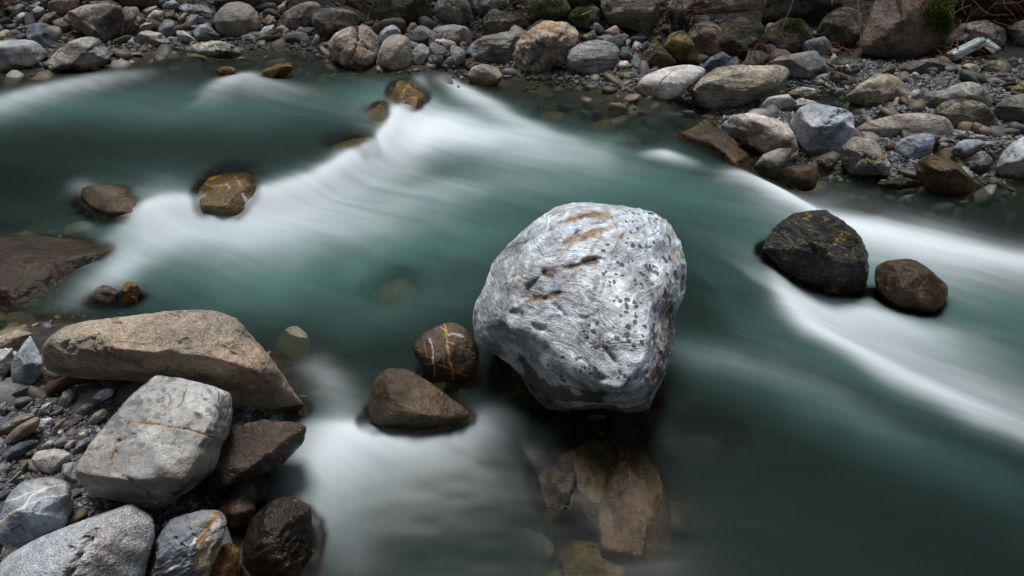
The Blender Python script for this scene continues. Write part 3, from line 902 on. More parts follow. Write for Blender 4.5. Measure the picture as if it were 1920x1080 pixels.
# ---- foreground bank, lower left
R('shore_boulder', 'smooth', 'grain', (.31, .26, .205), 'L', "70,665 85,640 110,610 160,598 260,588 340,580 400,578 445,595 480,640 530,690 558,740 566,786 530,794 470,790 400,770 320,735 240,716 180,713 115,715 88,700",
  "long tan speckled boulder lying at the water's edge in the foreground", cat="boulder", lvl=7, ext=1.0, depth=2.90, thick=1.3, wet=0.03,
  under=.22, front=[(105, 632, .06), (225, 648, .16), (340, 652, .19), (440, 655, .20), (505, 690, .12), (200, 605, .06), (400, 590, .07)], noise=1.3, p=22,
  groove=[("445,625 480,640 500,665", 5, .02), ("335,640 350,635 352,655", 3, .012), ("425,655 440,662", 7, .02), ("125,650 160,640 200,655", 14, .02), ("215,605 235,590", 4, .008)],
  paint=[("345,590 365,583 372,595", 12, 2, .35), ("130,655 170,650 210,662 260,680", 16, 2, .4), ("440,650 455,660", 9, 2, .5), ("110,690 200,705 330,700 450,730 520,770", 14, 2, .5), ("465,690 500,715", 12, 2, .4)])  # the long low dark stroke paints the underside's shade
R('shore_boulder', 'block', 'plain', (.33, .33, .325), 'L', "143,870 165,835 205,788 245,740 290,703 340,708 400,722 433,735 437,780 430,818 416,835 413,862 400,885 380,900 340,932 300,955 250,945 190,930 155,905",
  "big angular grey block with chipped sloping faces and a rusty crack in front", cat="boulder", lvl=7, ext=1.02,
  front=[(245, 788, .21), (415, 826, .16), (292, 710, .03), (424, 740, .05), (226, 842, .29), (325, 862, .28), (395, 872, .19), (230, 915, .17), (310, 925, .12), (160, 872, .06), (205, 800, .08)], noise=0.75, p=60, wet=-1,
  groove=[("240,792 290,795 345,806 385,815 418,828", 1.6, .005), ("225,825 213,855 212,880 240,900 275,925 300,945", 2.5, .014), ("385,865 392,880", 4, .01), ("350,725 338,765", 1.5, .006), ("250,800 262,812 250,820", 8, .012)],
  paint=[("243,791 290,794 345,805 385,814 418,828", 2.6, 0, .9), ("225,825 213,855 212,880 240,900 275,925 300,945", 2.0, 0, .6), ("250,815 235,805", 13, 2, .45), ("350,728 340,760 334,765", 1.6, 2, .9), ("300,880 260,860 330,900 390,905", 26, 0, .22),
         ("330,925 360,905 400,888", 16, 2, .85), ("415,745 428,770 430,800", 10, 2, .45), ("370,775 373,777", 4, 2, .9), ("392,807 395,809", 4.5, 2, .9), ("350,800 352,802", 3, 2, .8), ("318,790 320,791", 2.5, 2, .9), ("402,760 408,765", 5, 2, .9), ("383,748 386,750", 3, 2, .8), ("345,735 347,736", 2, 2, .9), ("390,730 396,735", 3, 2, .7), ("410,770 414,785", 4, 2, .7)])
R('shore_slab', 'slab', 'algae', (.10, .09, .08), 'L', "360,938 395,880 425,800 500,785 558,790 576,800 572,830 522,880 470,902 420,922",
  "flat dark wet slab jutting into the water behind the grey block", cat="slab", lvl=6, ext=1.0, wet=0.3,
  front=[(440, 900, .12), (545, 815, .06), (500, 855, .12), (430, 805, .04), (420, 860, .12)])
R('shore_boulder', 'smooth', 'plain', (.27, .29, .31), 'L', "20,690 40,645 75,617 112,608 90,650 85,690 97,712 50,727 25,718", "smooth blue-grey stone tucked behind the left end of the long tan boulder", cat="stone", lvl=5, wet=-1)
R('shore_boulder', 'smooth', 'plain', (.26, .29, .33), 'L', "-25,1012 0,965 12,930 40,902 95,892 130,905 137,945 125,985 90,1010 45,1024 5,1018", "rounded blue-grey boulder crossed by thin white and gold veins", cat="boulder", lvl=7, wet=-1, p=14,
  paint=[("-5,985 20,962 45,950 60,928 95,912", 2.6, 1, .85), ("-5,990 20,966 42,954", 1.4, 0, .8), ("10,942 50,925 95,912 132,908", 1.6, 1, .8), ("45,950 80,934 130,928", 1.5, 1, .7), ("40,900 60,912 95,912", 1.0, 1, .5), ("40,962 70,970 88,982", 0.9, 1, .4),
         ("22,995 38,985 45,994", 3, 2, .7), ("50,956 51,957", 2, 2, .9), ("107,936 108,937", 2, 2, .9), ("66,970 67,971", 2, 2, .9), ("36,925 37,926", 2, 2, .8)], groove=[("70,985 100,978 115,985", 5, .012)])
R('shore_boulder', 'smooth', 'grain', (.33, .335, .34), 'L', "-40,1110 0,1042 60,1010 130,985 200,957 245,940 265,955 290,972 292,1010 280,1045 262,1110", "large smooth speckled pale grey boulder in the bottom left corner", cat="boulder", lvl=7, wet=-1, p=14,
  groove=[("160,1015 150,1030 140,1050 125,1085", 6, .03), ("175,1000 160,1012", 9, .02), ("225,1015 235,1003", 3, .008), ("130,1030 150,1040", 7, .012)], paint=[("150,1030 140,1052 125,1085", 5, 2, .7), ("175,1000 160,1010", 12, 2, .35)],
  front=[(120, 1010, .10), (240, 960, .05), (200, 1020, .16), (60, 1060, .16), (260, 1030, .08), (150, 1090, .2)])
R('shore_stone', 'block', 'plain', 'grey', 'L', "112,905 118,870 138,865 151,885 150,900 135,908", "small square grey stone touching the left corner of the grey block", cat="stone", lvl=5, wet=-1)
R('shore_stone', 'smooth', 'vein', (.33, .32, .31), 'L', "57,862 68,846 110,840 133,850 130,866 105,886 72,884", "oval light grey stone with a white vein on the shingle", cat="stone", lvl=5, wet=-1)
R('shore_boulder', 'fold', 'vein', (.17, .18, .20), 'L', "272,1100 290,1015 320,972 380,955 410,955 428,975 420,1010 400,1045 372,1100", "dark folded rock with white veins and an ochre band at the bottom edge", cat="rock", lvl=7, wet=-1, ridge=.8,
  paint=[("280,1076 310,1070 350,1060 356,1030 368,1010", 3.2, 1, .85), ("345,965 352,985 400,965", 2, 0, .7), ("405,962 385,1000 365,1060", 14, 0, .8), ("410,975 400,990 408,985", 6, 1, .8)], groove=[("320,1000 345,1030 360,1090", 4, .015), ("345,965 352,990 365,1010", 3, .012)])
R('shore_stone', 'fold', 'rust', (.42, .33, .20), 'L', "350,1100 362,1060 385,990 400,958 425,965 429,985 412,1030 395,1068 385,1100", "ochre and white crusted rock wedged beside the dark folded rock", cat="rock", lvl=5, wet=-1, lift=0.04)
R('shore_stone', 'smooth', 'algae', (.13, .10, .08), 'L', "390,965 420,930 455,912 483,948 470,975 430,998", "brown wet stone under the tip of the dark slab", cat="stone", lvl=5, wet=0.3)
R('shore_boulder', 'fold', 'algae', (.042, .037, .032), 'L', "445,1110 455,1020 470,972 510,936 550,928 585,950 588,1000 578,1110", "tall black wet rock shining at the bottom edge beside the foam", cat="rock", lvl=6, wet=1.0)
R('shore_stone', 'round', 'rust', (.28, .16, .07), 'L', "390,1110 400,1042 425,1012 452,1030 446,1065 440,1110", "rust-orange wet stone left of the black wet rock", cat="stone", lvl=5, wet=0.3)
R('shore_stone', 'block', 'mott', (.34, .34, .34), 'L', "-20,655 20,657 27,680 10,702 -20,705", "grey mottled stone at the left edge beside the blue-grey stone", cat="stone", wet=-1)
R('shore_stone', 'round', 'mott', 'white', 'L', "20,665 28,657 36,665 30,677 22,675", "tiny white stone behind the grey mottled one", cat="stone", wet=-1)
R('shore_stone', 'block', 'algae', (.30, .27, .25), 'L', "-20,650 0,630 35,617 60,625 45,650 20,662", "half pale half brown stone at the left edge near the water", cat="stone", wet=0.12)
R('shore_stone', 'smooth', 'plain', 'dark', 'L', "5,725 10,710 25,706 33,718 28,735 12,737", "small dark grey cube-like stone below the blue-grey stone", cat="stone", wet=-1)
PB = [
 ("167,753 180,736 200,727 214,731 211,742 190,753 172,756", 'white', 'grain', "whitish oval pebble, brightest on the shingle under the tan boulder"),
 ("108,755 118,736 133,728 140,739 132,755 118,763", 'tan', 'mott', "brown and white blotched pebble at the head of the shingle"),
 ("141,772 158,756 178,757 170,770 150,779", 'grey', 'plain', "flat grey-brown pebble below the whitish oval one"),
 ("164,791 175,775 195,766 203,772 195,785 175,796", 'grey', 'plain', "smooth grey pebble beside the upper left edge of the grey block"),
 ("2,828 30,800 68,780 77,787 70,805 35,826 10,834", 'brown', 'vein', "long brown pebble with white cross veins"),
 ("-15,812 20,785 50,775 76,772 45,795 15,812 0,822", 'grey', 'layer', "long pale grey flat stone at the left edge of the shingle"),
 ("68,801 75,788 95,782 102,790 95,802 75,810", 'white', 'mott', "white speckled round pebble right of the long veined one"),
 ("96,807 110,788 126,783 116,800 102,817", 'brown', 'plain', "brown leaf-shaped pebble in the middle of the shingle"),
 ("-10,862 25,835 60,825 83,825 60,845 20,860", 'dblue', 'layer', "long dark blue slate sliver lying across the shingle"),
 ("70,776 80,760 98,752 96,770 82,779", 'pale', 'mott', "pale chunky pebble behind the white speckled one"),
 ("145,751 151,739 158,738 156,752 149,756", 'blue', 'plain', "small blue pebble standing near the blotched one"),
 ("88,780 105,768 122,765 118,773 95,783", 'dark', 'plain', "thin dark flat pebble above the brown leaf-shaped one"),
 ("2,1032 10,1012 30,1010 46,1030 36,1052 10,1056", 'green', 'mott', "dark green round stone under the veined boulder"),
 ("46,1036 60,1022 80,1016 84,1022 65,1038 50,1042", 'blue', 'plain', "grey-blue flat pebble right of the dark green stone"),
 ("107,812 113,803 119,803 120,815 112,820", 'white', 'mott', "little white spotted pebble among grey ones"),
 ("100,830 118,818 135,820 125,835 105,840", 'blue', 'plain', "blue-grey pebble below the little white spotted pebble"),
 ("118,838 130,826 142,824 136,838 125,842", 'grey', 'plain', "grey-violet pebble above the oval light grey stone"),
 ("144,822 150,806 165,803 168,815 155,828", 'green', 'vein', "greenish pebble with a thin vein near the grey block"),
 ("135,846 148,828 168,818 172,826 155,842 140,852", 'blue', 'layer', "blue sharp pebble leaning on the left edge of the grey block"),
 ("76,838 90,826 104,826 98,838 80,843", 'pale', 'mott', "cream pebble between the slate sliver and the oval stone"),
 ("162,1000 178,985 190,980 196,990 180,1002 168,1006", 'pale', 'layer', "striped pale pebble in the gap below the grey block"),
 ("130,1002 150,980 170,975 165,995 145,1008", 'dblue', 'plain', "dark blue pebble in the gap beside the pale grey boulder"),
 ("310,955 330,948 350,950 348,958 320,962", 'dblue', 'plain', "dark flat pebble in the gap right of the grey block"),
 ("355,952 362,942 372,944 368,956 358,958", 'blue', 'mott', "small blue-white pebble under the dark slab"),
 ("302,988 310,976 318,980 314,992 305,996", 'white', 'mott', "white knobbly pebble between the two bottom rocks"),
 ("15,740 40,725 62,722 50,735 25,748", 'dark', 'plain', "dark pebble at the rear left of the shingle"),
 ("-10,765 10,752 14,768 0,780", 'grey', 'plain', "grey pebble at the left edge"),
 ("115,860 128,856 140,860 132,866 118,866", 'blue', 'layer', "thin blue chip on the end of the oval light grey stone"),
 ("12,905 30,890 40,880 44,888 25,903 14,910", 'grey', 'layer', "grey flake above the veined boulder"),
 ("8,880 15,868 24,872 20,884 10,888", 'dblue', 'plain', "dark blue round pebble near the left edge"),
 ("52,785 60,768 72,764 70,778 58,790", 'dblue', 'plain', "dark upright pebble beside the pale chunky one"),
 ("34,880 48,862 54,866 46,886 38,892", 'brown', 'plain', "brown narrow pebble left of the oval light grey stone"),
]
for ol, tt, mm, lb in PB:
    R('pebble', 'smooth', mm, tt, 'L', ol, lb, cat="pebble", wet=-1, lvl=4, thick=0.8)

# ---- far bank, left to right
FB = [
 # style, mat, tint, kind, outline, label
 ('smooth', 'plain', (.36,.36,.36), 'W', "-40,80 20,74 60,75 78,84 94,102 62,119 10,131 -40,130", "smooth pale grey boulder at the left edge of the far bank", {}),
 ('block', 'layer', (.33,.32,.31), 'W', "84,118 110,92 140,75 165,68 185,72 204,95 208,106 190,123 150,131 100,129", "grey triangular boulder with a wet foot at the far left waterline", dict(lvl=5)),
 ('block', 'plain', (.15,.17,.20), 'L', "50,70 50,55 62,42 78,45 92,62 98,90 80,95 56,78", "dark blue-grey angular stone behind the pale left boulder", {}),
 ('block', 'mott', (.25,.21,.185), 'L', "92,47 115,32 155,10 200,5 228,12 232,35 222,60 200,80 185,70 140,78 105,72", "big brown flat-faced boulder behind the grey triangular one", dict(lvl=5)),
 ('jag', 'mott', (.12,.11,.10), 'L', "230,12 255,15 275,38 268,55 245,70 222,70 226,30", "dark angular boulder right of the big brown flat-faced one", {}),
 ('round', 'mott', (.27,.23,.20), 'L', "86,12 100,0 130,-10 150,0 148,18 120,28 95,22", "mottled boulder resting above the big brown one", {}),
 ('block', 'plain', 'mid', 'L', "18,32 30,8 45,8 52,20 35,34", "grey wedge stone near the top left corner", {}),
 ('slab', 'plain', 'pale', 'L', "23,39 40,22 55,28 52,42 28,44", "pale flat stone in front of the grey wedge", {}),
 ('block', 'plain', 'grey', 'L', "48,14 70,5 78,10 68,20 52,21", "grey block at the very top left between wedge and mottled boulder", {}),
 ('jag', 'plain', 'mid', 'L', "56,30 68,12 80,15 86,26 62,41", "small dark grey angular stone left of the mottled boulder", {}),
 ('block', 'mott', 'brown', 'L', "70,40 85,26 100,24 113,33 95,46 80,50", "brownish triangular stone wedged under the mottled boulder", {}),
 ('slab', 'rust', 'tan', 'W', "-20,40 12,36 30,48 15,54 -20,58", "pale orange-edged slab in the tiny pool at upper left", {}),
 ('round', 'plain', 'dblue', 'L', "20,72 35,64 50,63 50,75 24,77", "small dark bluish stone behind the pale left boulder", {}),
 ('round', 'plain', 'black', 'L', "78,-8 98,-8 100,5 88,14 78,8", "black stone at the top edge beside the mottled boulder", {}),
 ('block', 'mott', (.36,.32,.30), 'W', "251,84 262,60 275,57 300,62 325,80 300,88 270,93", "pale pinkish pyramid stone at the far waterline", {}),
 ('round', 'layer', (.25,.24,.25), 'L', "250,70 258,52 272,41 288,48 292,60 265,62", "striped grey stone behind the pinkish pyramid", {}),
 ('round', 'plain', (.16,.165,.18), 'L', "295,56 305,43 322,43 330,52 325,66 315,73 300,66", "dark round stone right of the pinkish pyramid", {}),
 ('block', 'plain', 'pale', 'L', "330,56 345,57 373,78 340,81 332,68", "pale wedge stone right of the dark round one", {}),
 ('block', 'layer', 'grey', 'L', "362,63 372,47 388,45 415,68 400,77 375,76", "banded light stone left of the big grey round boulder", {}),
 ('round', 'plain', 'grey', 'L', "205,83 215,74 227,78 221,84", "pale pebble on the dark waterline behind the triangular boulder", {}),
 ('round', 'grain', (.24,.225,.205), 'L', "398,36 405,18 425,5 450,2 475,12 490,35 492,50 470,68 435,70 408,60", "big round grey-brown boulder of the far bank, left of centre", dict(lvl=5, p=5)),
 ('slab', 'mott', 'grey', 'W', "442,82 455,66 470,63 484,70 486,82", "small grey slab below the big round boulder", {}),
 ('jag', 'mott', (.36,.355,.34), 'W', "355,92 372,80 410,76 440,85 457,100 440,108 400,104 365,99", "flat pale scaly stone lying in shallow water off the far bank", dict(lvl=5)),
 ('block', 'rust', 'tan', 'L', "275,32 290,18 305,22 308,40 297,52 281,43", "orange-brown block above the striped grey stone", {}),
 ('block', 'mott', 'dbrown', 'L', "307,24 325,21 333,32 328,46 312,43", "dark brown block right of the orange-brown one", {}),
 ('slab', 'rust', 'brown', 'L', "331,50 340,25 351,25 346,42 339,56", "brown upright flake leaning above the pale wedge", {}),
 ('round', 'mott', 'blue', 'L', "350,38 358,25 372,32 375,50 360,57", "blue-grey stone between the flake and the banded stone", {}),
 ('jag', 'mott', 'blue', 'L', "335,14 350,8 385,11 402,22 395,35 375,31 345,29", "bluish rough stone behind, left of the big round boulder", {}),
 ('round', 'plain', 'grey', 'L', "303,9 318,0 335,5 335,18 318,23 305,18", "grey rounded stone near the top behind the dark brown block", {}),
 ('block', 'mott', 'tan', 'L', "262,27 275,14 287,12 300,19 286,26 275,35", "pale tan stone right of the dark angular boulder", {}),
 ('round', 'plain', 'blue', 'L', "293,8 299,-4 320,-4 312,10 302,13", "blue stone at the top edge above the grey rounded one", {}),
 ('round', 'grain', 'brown', 'L', "476,12 495,1 522,4 516,18 492,23 478,17", "brown stone behind the big round boulder, upper right", {}),
 ('round', 'mott', 'dark', 'L', "490,24 500,15 520,18 526,30 510,39 495,32", "dark stone right of the big round boulder", {}),
 ('block', 'mott', 'pale', 'L', "519,14 535,3 537,20 525,24", "small pale block between the dark stone and the pinkish boulder", {}),
 ('smooth', 'mott', (.30,.25,.22), 'L', "532,24 550,12 580,1 597,5 603,15 595,35 580,46 572,58 545,57 534,44", "pinkish brown egg-shaped boulder of the far bank", {'lvl': 5}),
 ('block', 'mott', (.19,.175,.165), 'L', "583,32 600,16 640,14 665,22 679,46 660,53 630,65 612,79 595,62 585,45", "two-tone boulder, dark face and brown back, right of the pinkish one", {'lvl': 5}),
 ('block', 'rust', 'brown', 'L', "490,40 505,27 519,40 515,52 500,53", "small orange-brown stone below the dark stone", {}),
 ('jag', 'mott', 'pale', 'L', "484,64 495,50 512,48 515,60 500,71 490,71", "black and white mottled stone at the foot of the big round boulder", {}),
 ('round', 'mott', 'grey', 'L', "514,52 533,46 539,57 525,63", "light grey pebble left under the pinkish boulder", {}),
 ('slab', 'plain', (.13,.125,.12), 'W', "512,80 530,68 550,59 575,62 584,79 550,84 515,84", "flat dark triangular stone at the waterline under the pinkish boulder", {}),
 ('slab', 'plain', 'blue', 'L', "584,84 592,62 601,68 598,84 590,87", "small blue upright stone before the two-tone boulder", {}),
 ('round', 'plain', 'pale', 'W', "558,88 572,80 583,85 575,90", "little white stone in water left of the cracked boulder", {}),
 ('smooth', 'mott', (.34,.295,.27), 'W', "614,82 625,65 640,55 660,48 686,50 705,62 713,85 705,106 690,119 660,124 635,116 620,101", "large rounded pinkish boulder split by a crack at the waterline", {'lvl': 6, 'groove': [("668,50 671,72 664,95 652,121", 2.2, .05), ("680,82 690,92 700,95", 3, .03)], 'paint': [("668,50 671,72 664,95 652,121", 1.8, 0, .7), ("660,60 668,50 668,70", 5, 2, .6)]}),
 ('smooth', 'plain', (.40,.42,.45), 'L', "706,62 718,50 735,44 748,52 753,65 740,72 715,84", "bluish white stone behind the cracked and the upright boulders", {}),
 ('smooth', 'grain', (.34,.31,.285), 'W', "704,118 712,90 722,72 740,63 760,66 772,80 770,106 765,126 740,132 715,127", "upright rounded beige boulder standing in water right of the cracked one", {'lvl': 5}),
 ('jag', 'layer', 'dark', 'L', "765,74 780,58 795,57 805,68 802,86 788,90 772,84", "dark striped stone behind the upright beige boulder", {}),
 ('round', 'mott', 'grey', 'W', "772,97 785,82 795,82 808,97 796,112 788,126 775,120", "small grey knobbly stone right of the upright beige boulder", {}),
 ('block', 'grain', (.42,.34,.29), 'L', "805,82 812,72 840,75 855,80 857,99 845,101 820,93 808,90", "pink flat stone lying on the gravel of the far bank", {}),
 ('block', 'plain', (.27,.275,.29), 'L', "800,64 815,50 850,45 875,50 885,62 885,82 865,83 835,76 808,73", "wide pale grey block behind the pink flat stone", {'lvl': 5}),
 ('jag', 'mott', 'dark', 'W', "797,115 808,102 825,104 832,113 820,129 805,128", "dark knobbly stone at the waterline below the pink one", {}),
 ('round', 'mott', 'dark', 'W', "832,117 843,104 851,110 848,123 838,129", "small dark stone beside the dark knobbly one", {}),
 ('round', 'grain', 'tan', 'L', "757,63 768,42 780,42 782,51 768,64", "small tan upright stone before the mossy overhang", {}),
 ('block', 'moss', (.10,.085,.065), 'L', "692,22 700,0 720,-20 790,-20 808,10 812,30 800,46 760,52 720,42 700,32", "huge dark mossy boulder behind the bluish white stone", {'lvl': 5}),
 ('block', 'moss', (.20,.165,.13), 'L', "610,0 625,-12 650,-12 692,-5 692,25 675,33 660,16", "brown boulder with a mossy right flank at the top edge", {}),
 ('round', 'moss', 'mid', 'L', "813,12 830,-10 870,-10 885,15 880,40 850,47 820,40", "dark rock with pale left edge and moss above the grey block", {}),
 ('jag', 'moss', 'mid', 'L', "875,-12 905,-12 922,10 900,32 885,26", "cracked grey rock at the top edge left of the mossy group", {}),
 ('block', 'moss', (.15,.145,.125), 'L', "905,30 925,15 950,22 985,24 990,46 970,60 935,64 910,66", "dark grey block with moss behind the scaly slab", {'lvl': 5}),
 ('jag', 'moss', 'grey', 'L', "895,0 905,-12 945,-8 962,8 930,22 905,22", "light grey rough stone above the dark grey block", {}),
 ('block', 'moss', (.13,.125,.075), 'L', "985,12 1000,-10 1060,-12 1074,14 1065,32 1020,42 995,37", "boulder covered with yellow-green moss at top centre", {'lvl': 5}),
 ('jag', 'moss', (.09,.09,.065), 'L', "1063,32 1080,12 1110,5 1128,18 1125,42 1105,55 1080,47", "small dark mossy boulder with straw lying on it", {}),
 ('jag', 'layer', (.20,.195,.165), 'L', "1125,0 1140,-20 1220,-20 1238,5 1235,30 1222,52 1210,60 1180,52 1145,44 1128,22", "tall layered slate boulder at top centre right", {'lvl': 5}),
 ('jag', 'layer', (.33,.33,.32), 'W', "868,104 885,80 905,68 955,58 976,62 966,92 962,119 930,123 890,117", "scaly black and white slab sloping to the far waterline", {'lvl': 5}),
 ('jag', 'rust', (.38,.33,.28), 'W', "960,102 970,75 1000,50 1020,38 1065,42 1086,60 1083,82 1068,90 1060,117 1045,132 1005,139 980,134", "large pale boulder with dark lichen blots right of the scaly slab", {'lvl': 6, 'paint': [("1012,85 1018,82", 9, 2, .9), ("985,100 1000,92", 10, 2, .8), ("1040,72 1060,62 1040,60", 10, 2, .7), ("985,70 1010,52 1040,47", 9, 0, .6), ("998,118 1000,116", 6, 2, .8), ("1066,62 1072,80", 6, 0, .5), ("1050,100 1075,104", 1.2, 2, .8)]}),
 ('smooth', 'layer', (.34,.325,.32), 'W', "1057,114 1065,95 1090,80 1120,73 1150,80 1163,93 1160,111 1140,129 1110,143 1080,141 1062,130", "oval boulder with bold diagonal stripes at the far waterline", {'lvl': 5, 'p': 6}),
 ('jag', 'mott', (.26,.24,.21), 'W', "875,142 885,125 905,120 930,125 943,141 935,153 910,157 885,156", "mottled wet rock in the water where the white rapid begins", {'wet': 0.05}),
 ('slab', 'algae', 'wet', 'W', "858,124 880,113 895,118 887,129 865,132", "brown wet stone at the foot of the scaly slab", {'wet': True}),
 ('round', 'mott', 'pale', 'W', "1145,127 1160,115 1178,114 1181,126 1170,137 1155,140", "pale small stone right of the striped oval boulder", {}),
 ('round', 'plain', 'green', 'W', "1162,142 1175,133 1190,135 1197,146 1185,154 1168,152", "greenish small stone left of the white boulder", {}),
 ('round', 'algae', 'wet', 'W', "1118,142 1138,131 1157,136 1157,151 1130,152", "brown wet stone under the right side of the striped oval boulder", {'wet': True}),
 ('smooth', 'plain', (.47,.48,.50), 'W', "1190,162 1205,142 1240,128 1290,119 1326,130 1320,143 1295,162 1270,176 1240,181 1205,177", "nearly white smooth boulder with a dark scar at the water's edge", {'lvl': 6, 'paint': [("1235,155 1250,143", 2.5, 2, .95), ("1222,172 1243,141", 1.5, 1, .9), ("1200,160 1225,170", 6, 0, .5)], 'p': 6, 'wet': 0.05}),
 ('block', 'layer', (.33,.30,.25), 'L', "1292,167 1310,148 1345,125 1380,121 1440,124 1471,125 1479,146 1472,162 1430,182 1380,199 1330,205 1300,192", "big tan sandstone boulder with a flat sloping top on the right bank", {'lvl': 6, 'wet': 0.02}),
 ('jag', 'plain', (.10,.12,.15), 'L', "1308,130 1330,108 1355,96 1378,112 1388,126 1345,130 1325,140", "dark blue jagged stone behind the white and the tan boulders", {}),
 ('block', 'plain', (.18,.21,.24), 'L', "1104,52 1118,38 1132,54 1130,66 1114,65", "small blue slate chip near the layered slate boulder", {}),
 ('slab', 'mott', 'green', 'L', "1090,68 1115,55 1119,72 1100,82", "grey-green chip behind the striped oval boulder", {}),
 ('round', 'plain', 'green', 'L', "1115,72 1140,63 1160,72 1163,86 1140,84 1120,80", "flat grey-green stone touching the back of the striped oval boulder", {}),
 ('jag', 'rust', 'tan', 'L', "1134,58 1155,46 1163,58 1161,71 1140,67", "speckled orange-white stone in front of the layered slate boulder", {}),
 ('block', 'moss', (.15,.13,.08), 'L', "1194,118 1215,90 1228,70 1250,95 1272,116 1250,127 1215,124", "dark wedge rock with mossy face left of the yellow one", {}),
 ('block', 'moss', (.27,.20,.09), 'L', "1243,92 1255,65 1280,55 1300,85 1316,121 1295,127 1270,114", "yellow-brown mossy wedge rock pointing upward", {}),
 ('jag', 'rust', 'pale', 'L', "1182,97 1190,76 1201,80 1206,89 1192,102", "white shard with orange edge beside the dark wedge rock", {}),
 ('jag', 'mott', 'dark', 'L', "1160,107 1165,90 1180,87 1186,106 1178,117", "dark stone between the striped oval boulder and the wedge", {}),
 ('slab', 'plain', 'dark', 'L', "1173,74 1200,62 1216,68 1196,86 1180,84", "dark flat slate lying above the white shard", {}),
 ('round', 'moss', (.24,.19,.15), 'L', "1284,72 1300,45 1330,38 1355,55 1370,80 1373,94 1340,107 1310,107 1298,92", "brown rounded boulder under the overhanging slab", {'lvl': 5}),
 ('block', 'moss', (.15,.13,.085), 'L', "1430,78 1440,50 1470,32 1500,35 1525,55 1521,82 1490,99 1450,97", "dark boulder with a green mossy crown, stem hanging before it", {'lvl': 5}),
 ('slab', 'moss', (.29,.235,.19), 'L', "1286,28 1300,5 1320,-14 1430,-14 1440,5 1430,20 1400,24 1340,24 1300,30", "overhanging brown slab with a mossy rim at the top edge", {'lvl': 5, 'lift': .25}),
 ('block', 'moss', (.24,.22,.19), 'L', "1243,22 1255,0 1290,-12 1302,0 1285,30 1260,37", "pale angular rock left of the overhanging slab", {}),
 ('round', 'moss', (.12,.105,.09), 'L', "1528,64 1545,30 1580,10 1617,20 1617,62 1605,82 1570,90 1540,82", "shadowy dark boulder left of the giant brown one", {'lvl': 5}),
 ('smooth', 'rust', (.14,.11,.09), 'L', "1610,74 1625,40 1640,0 1660,-40 1780,-40 1790,30 1780,62 1750,92 1700,107 1650,104 1620,97", "giant brown boulder with bright green moss on its right side", {'lvl': 6}),
 ('block', 'mott', (.19,.155,.13), 'L', "1763,88 1800,45 1850,37 1885,55 1888,76 1870,94 1810,98", "brown faceted boulder right of the giant mossy one", {'lvl': 5}),
 ('smooth', 'grain', (.24,.21,.19), 'L', "1887,58 1905,42 1945,36 1945,82 1900,77", "smooth brown boulder at the right edge", {}),
 ('slab', 'moss', (.10,.10,.05), 'L', "1793,14 1820,-10 1862,-10 1860,32 1815,32", "mossy dark ledge in the top right corner", {}),
 ('block', 'moss', (.05,.042,.034), 'L', "1425,40 1435,-10 1470,-60 1570,-60 1600,-10 1590,30 1530,45 1460,48", "near-black boulder, added with shade in its colour between the overhanging slab and the giant boulder", {'lvl': 5}),  # dark boulders added from here down, shade put into their tints
 ('block', 'moss', (.06,.05,.04), 'L', "1780,20 1790,-40 1850,-90 1990,-80 2010,0 1960,30 1850,28", "shade-coloured rock, added to fill the top right corner behind the dry twigs", {'lvl': 5}),
 ('block', 'moss', (.07,.06,.045), 'L', "1060,20 1065,-40 1130,-70 1150,-20 1130,12 1090,22", "shade-coloured boulder, added at the top edge left of the layered slate boulder", {'lvl': 5}),
 ('block', 'moss', (.10,.085,.065), 'L', "400,12 410,-30 480,-50 540,-30 545,5 500,14 440,16", "shade-coloured boulder, added on the top edge above the big round boulder", {'lvl': 5}),
 ('block', 'moss', (.09,.08,.06), 'L', "160,10 180,-40 260,-50 300,-15 290,12 230,16", "shade-coloured boulder, added on the top edge above the dark angular one", {'lvl': 5}),
 ('round', 'moss', (.08,.07,.055), 'L', "1300,80 1370,40 1430,40 1440,80 1400,110 1340,112", "shade-coloured stone in the hollow under the overhanging slab", {}),  # tint darkened for the shade of the hollow
 ('block', 'plain', (.22,.22,.225), 'L', "1438,118 1460,105 1530,94 1550,120 1555,131 1520,146 1490,147 1455,142", "grey faceted block behind the big tan boulder", {'lvl': 5}),
 ('slab', 'plain', (.10,.11,.125), 'L', "1553,142 1560,128 1605,116 1618,130 1600,137 1575,143", "dark slate bar crossed by white quartz bands", {'lvl': 6, 'paint': [("1568,124 1566,141", 1.0, 1, .9), ("1578,122 1577,139", 1.0, 1, .9), ("1587,120 1598,136", 1.3, 1, .9), ("1604,121 1604,128", .8, 1, .8)]}),
 ('slab', 'plain', (.25,.23,.21), 'W', "1563,150 1590,138 1635,138 1642,146 1610,154 1575,154", "thin flat stone at the puddle under the quartz-banded bar", {}),
 ('round', 'rust', (.30,.25,.20), 'W', "1587,182 1605,160 1640,142 1670,138 1695,155 1704,176 1690,192 1650,201 1610,197", "orange-brown rough boulder sitting in the right bank puddle", {'lvl': 5}),
 ('slab', 'layer', (.18,.18,.17), 'L', "1678,127 1700,116 1760,108 1776,122 1765,134 1700,139 1685,134", "layered dark slab with a yellowish top on the right gravel", {}),
 ('round', 'mott', (.46,.38,.27), 'L', "1727,134 1740,120 1758,121 1759,135 1740,139", "cream pitted stone before the layered dark slab", {}),
 ('block', 'mott', 'pale', 'L', "1699,146 1715,134 1733,145 1730,151 1715,151", "white chipped stone on the right gravel", {}),
 ('round', 'rust', 'tan', 'L', "1796,127 1815,118 1836,122 1836,137 1810,137", "tan stone with an orange streak on the right gravel", {}),
 ('round', 'mott', (.24,.20,.12), 'L', "1836,127 1860,112 1880,115 1887,131 1860,136 1845,134", "olive-brown rough stone right of the orange-streaked one", {}),
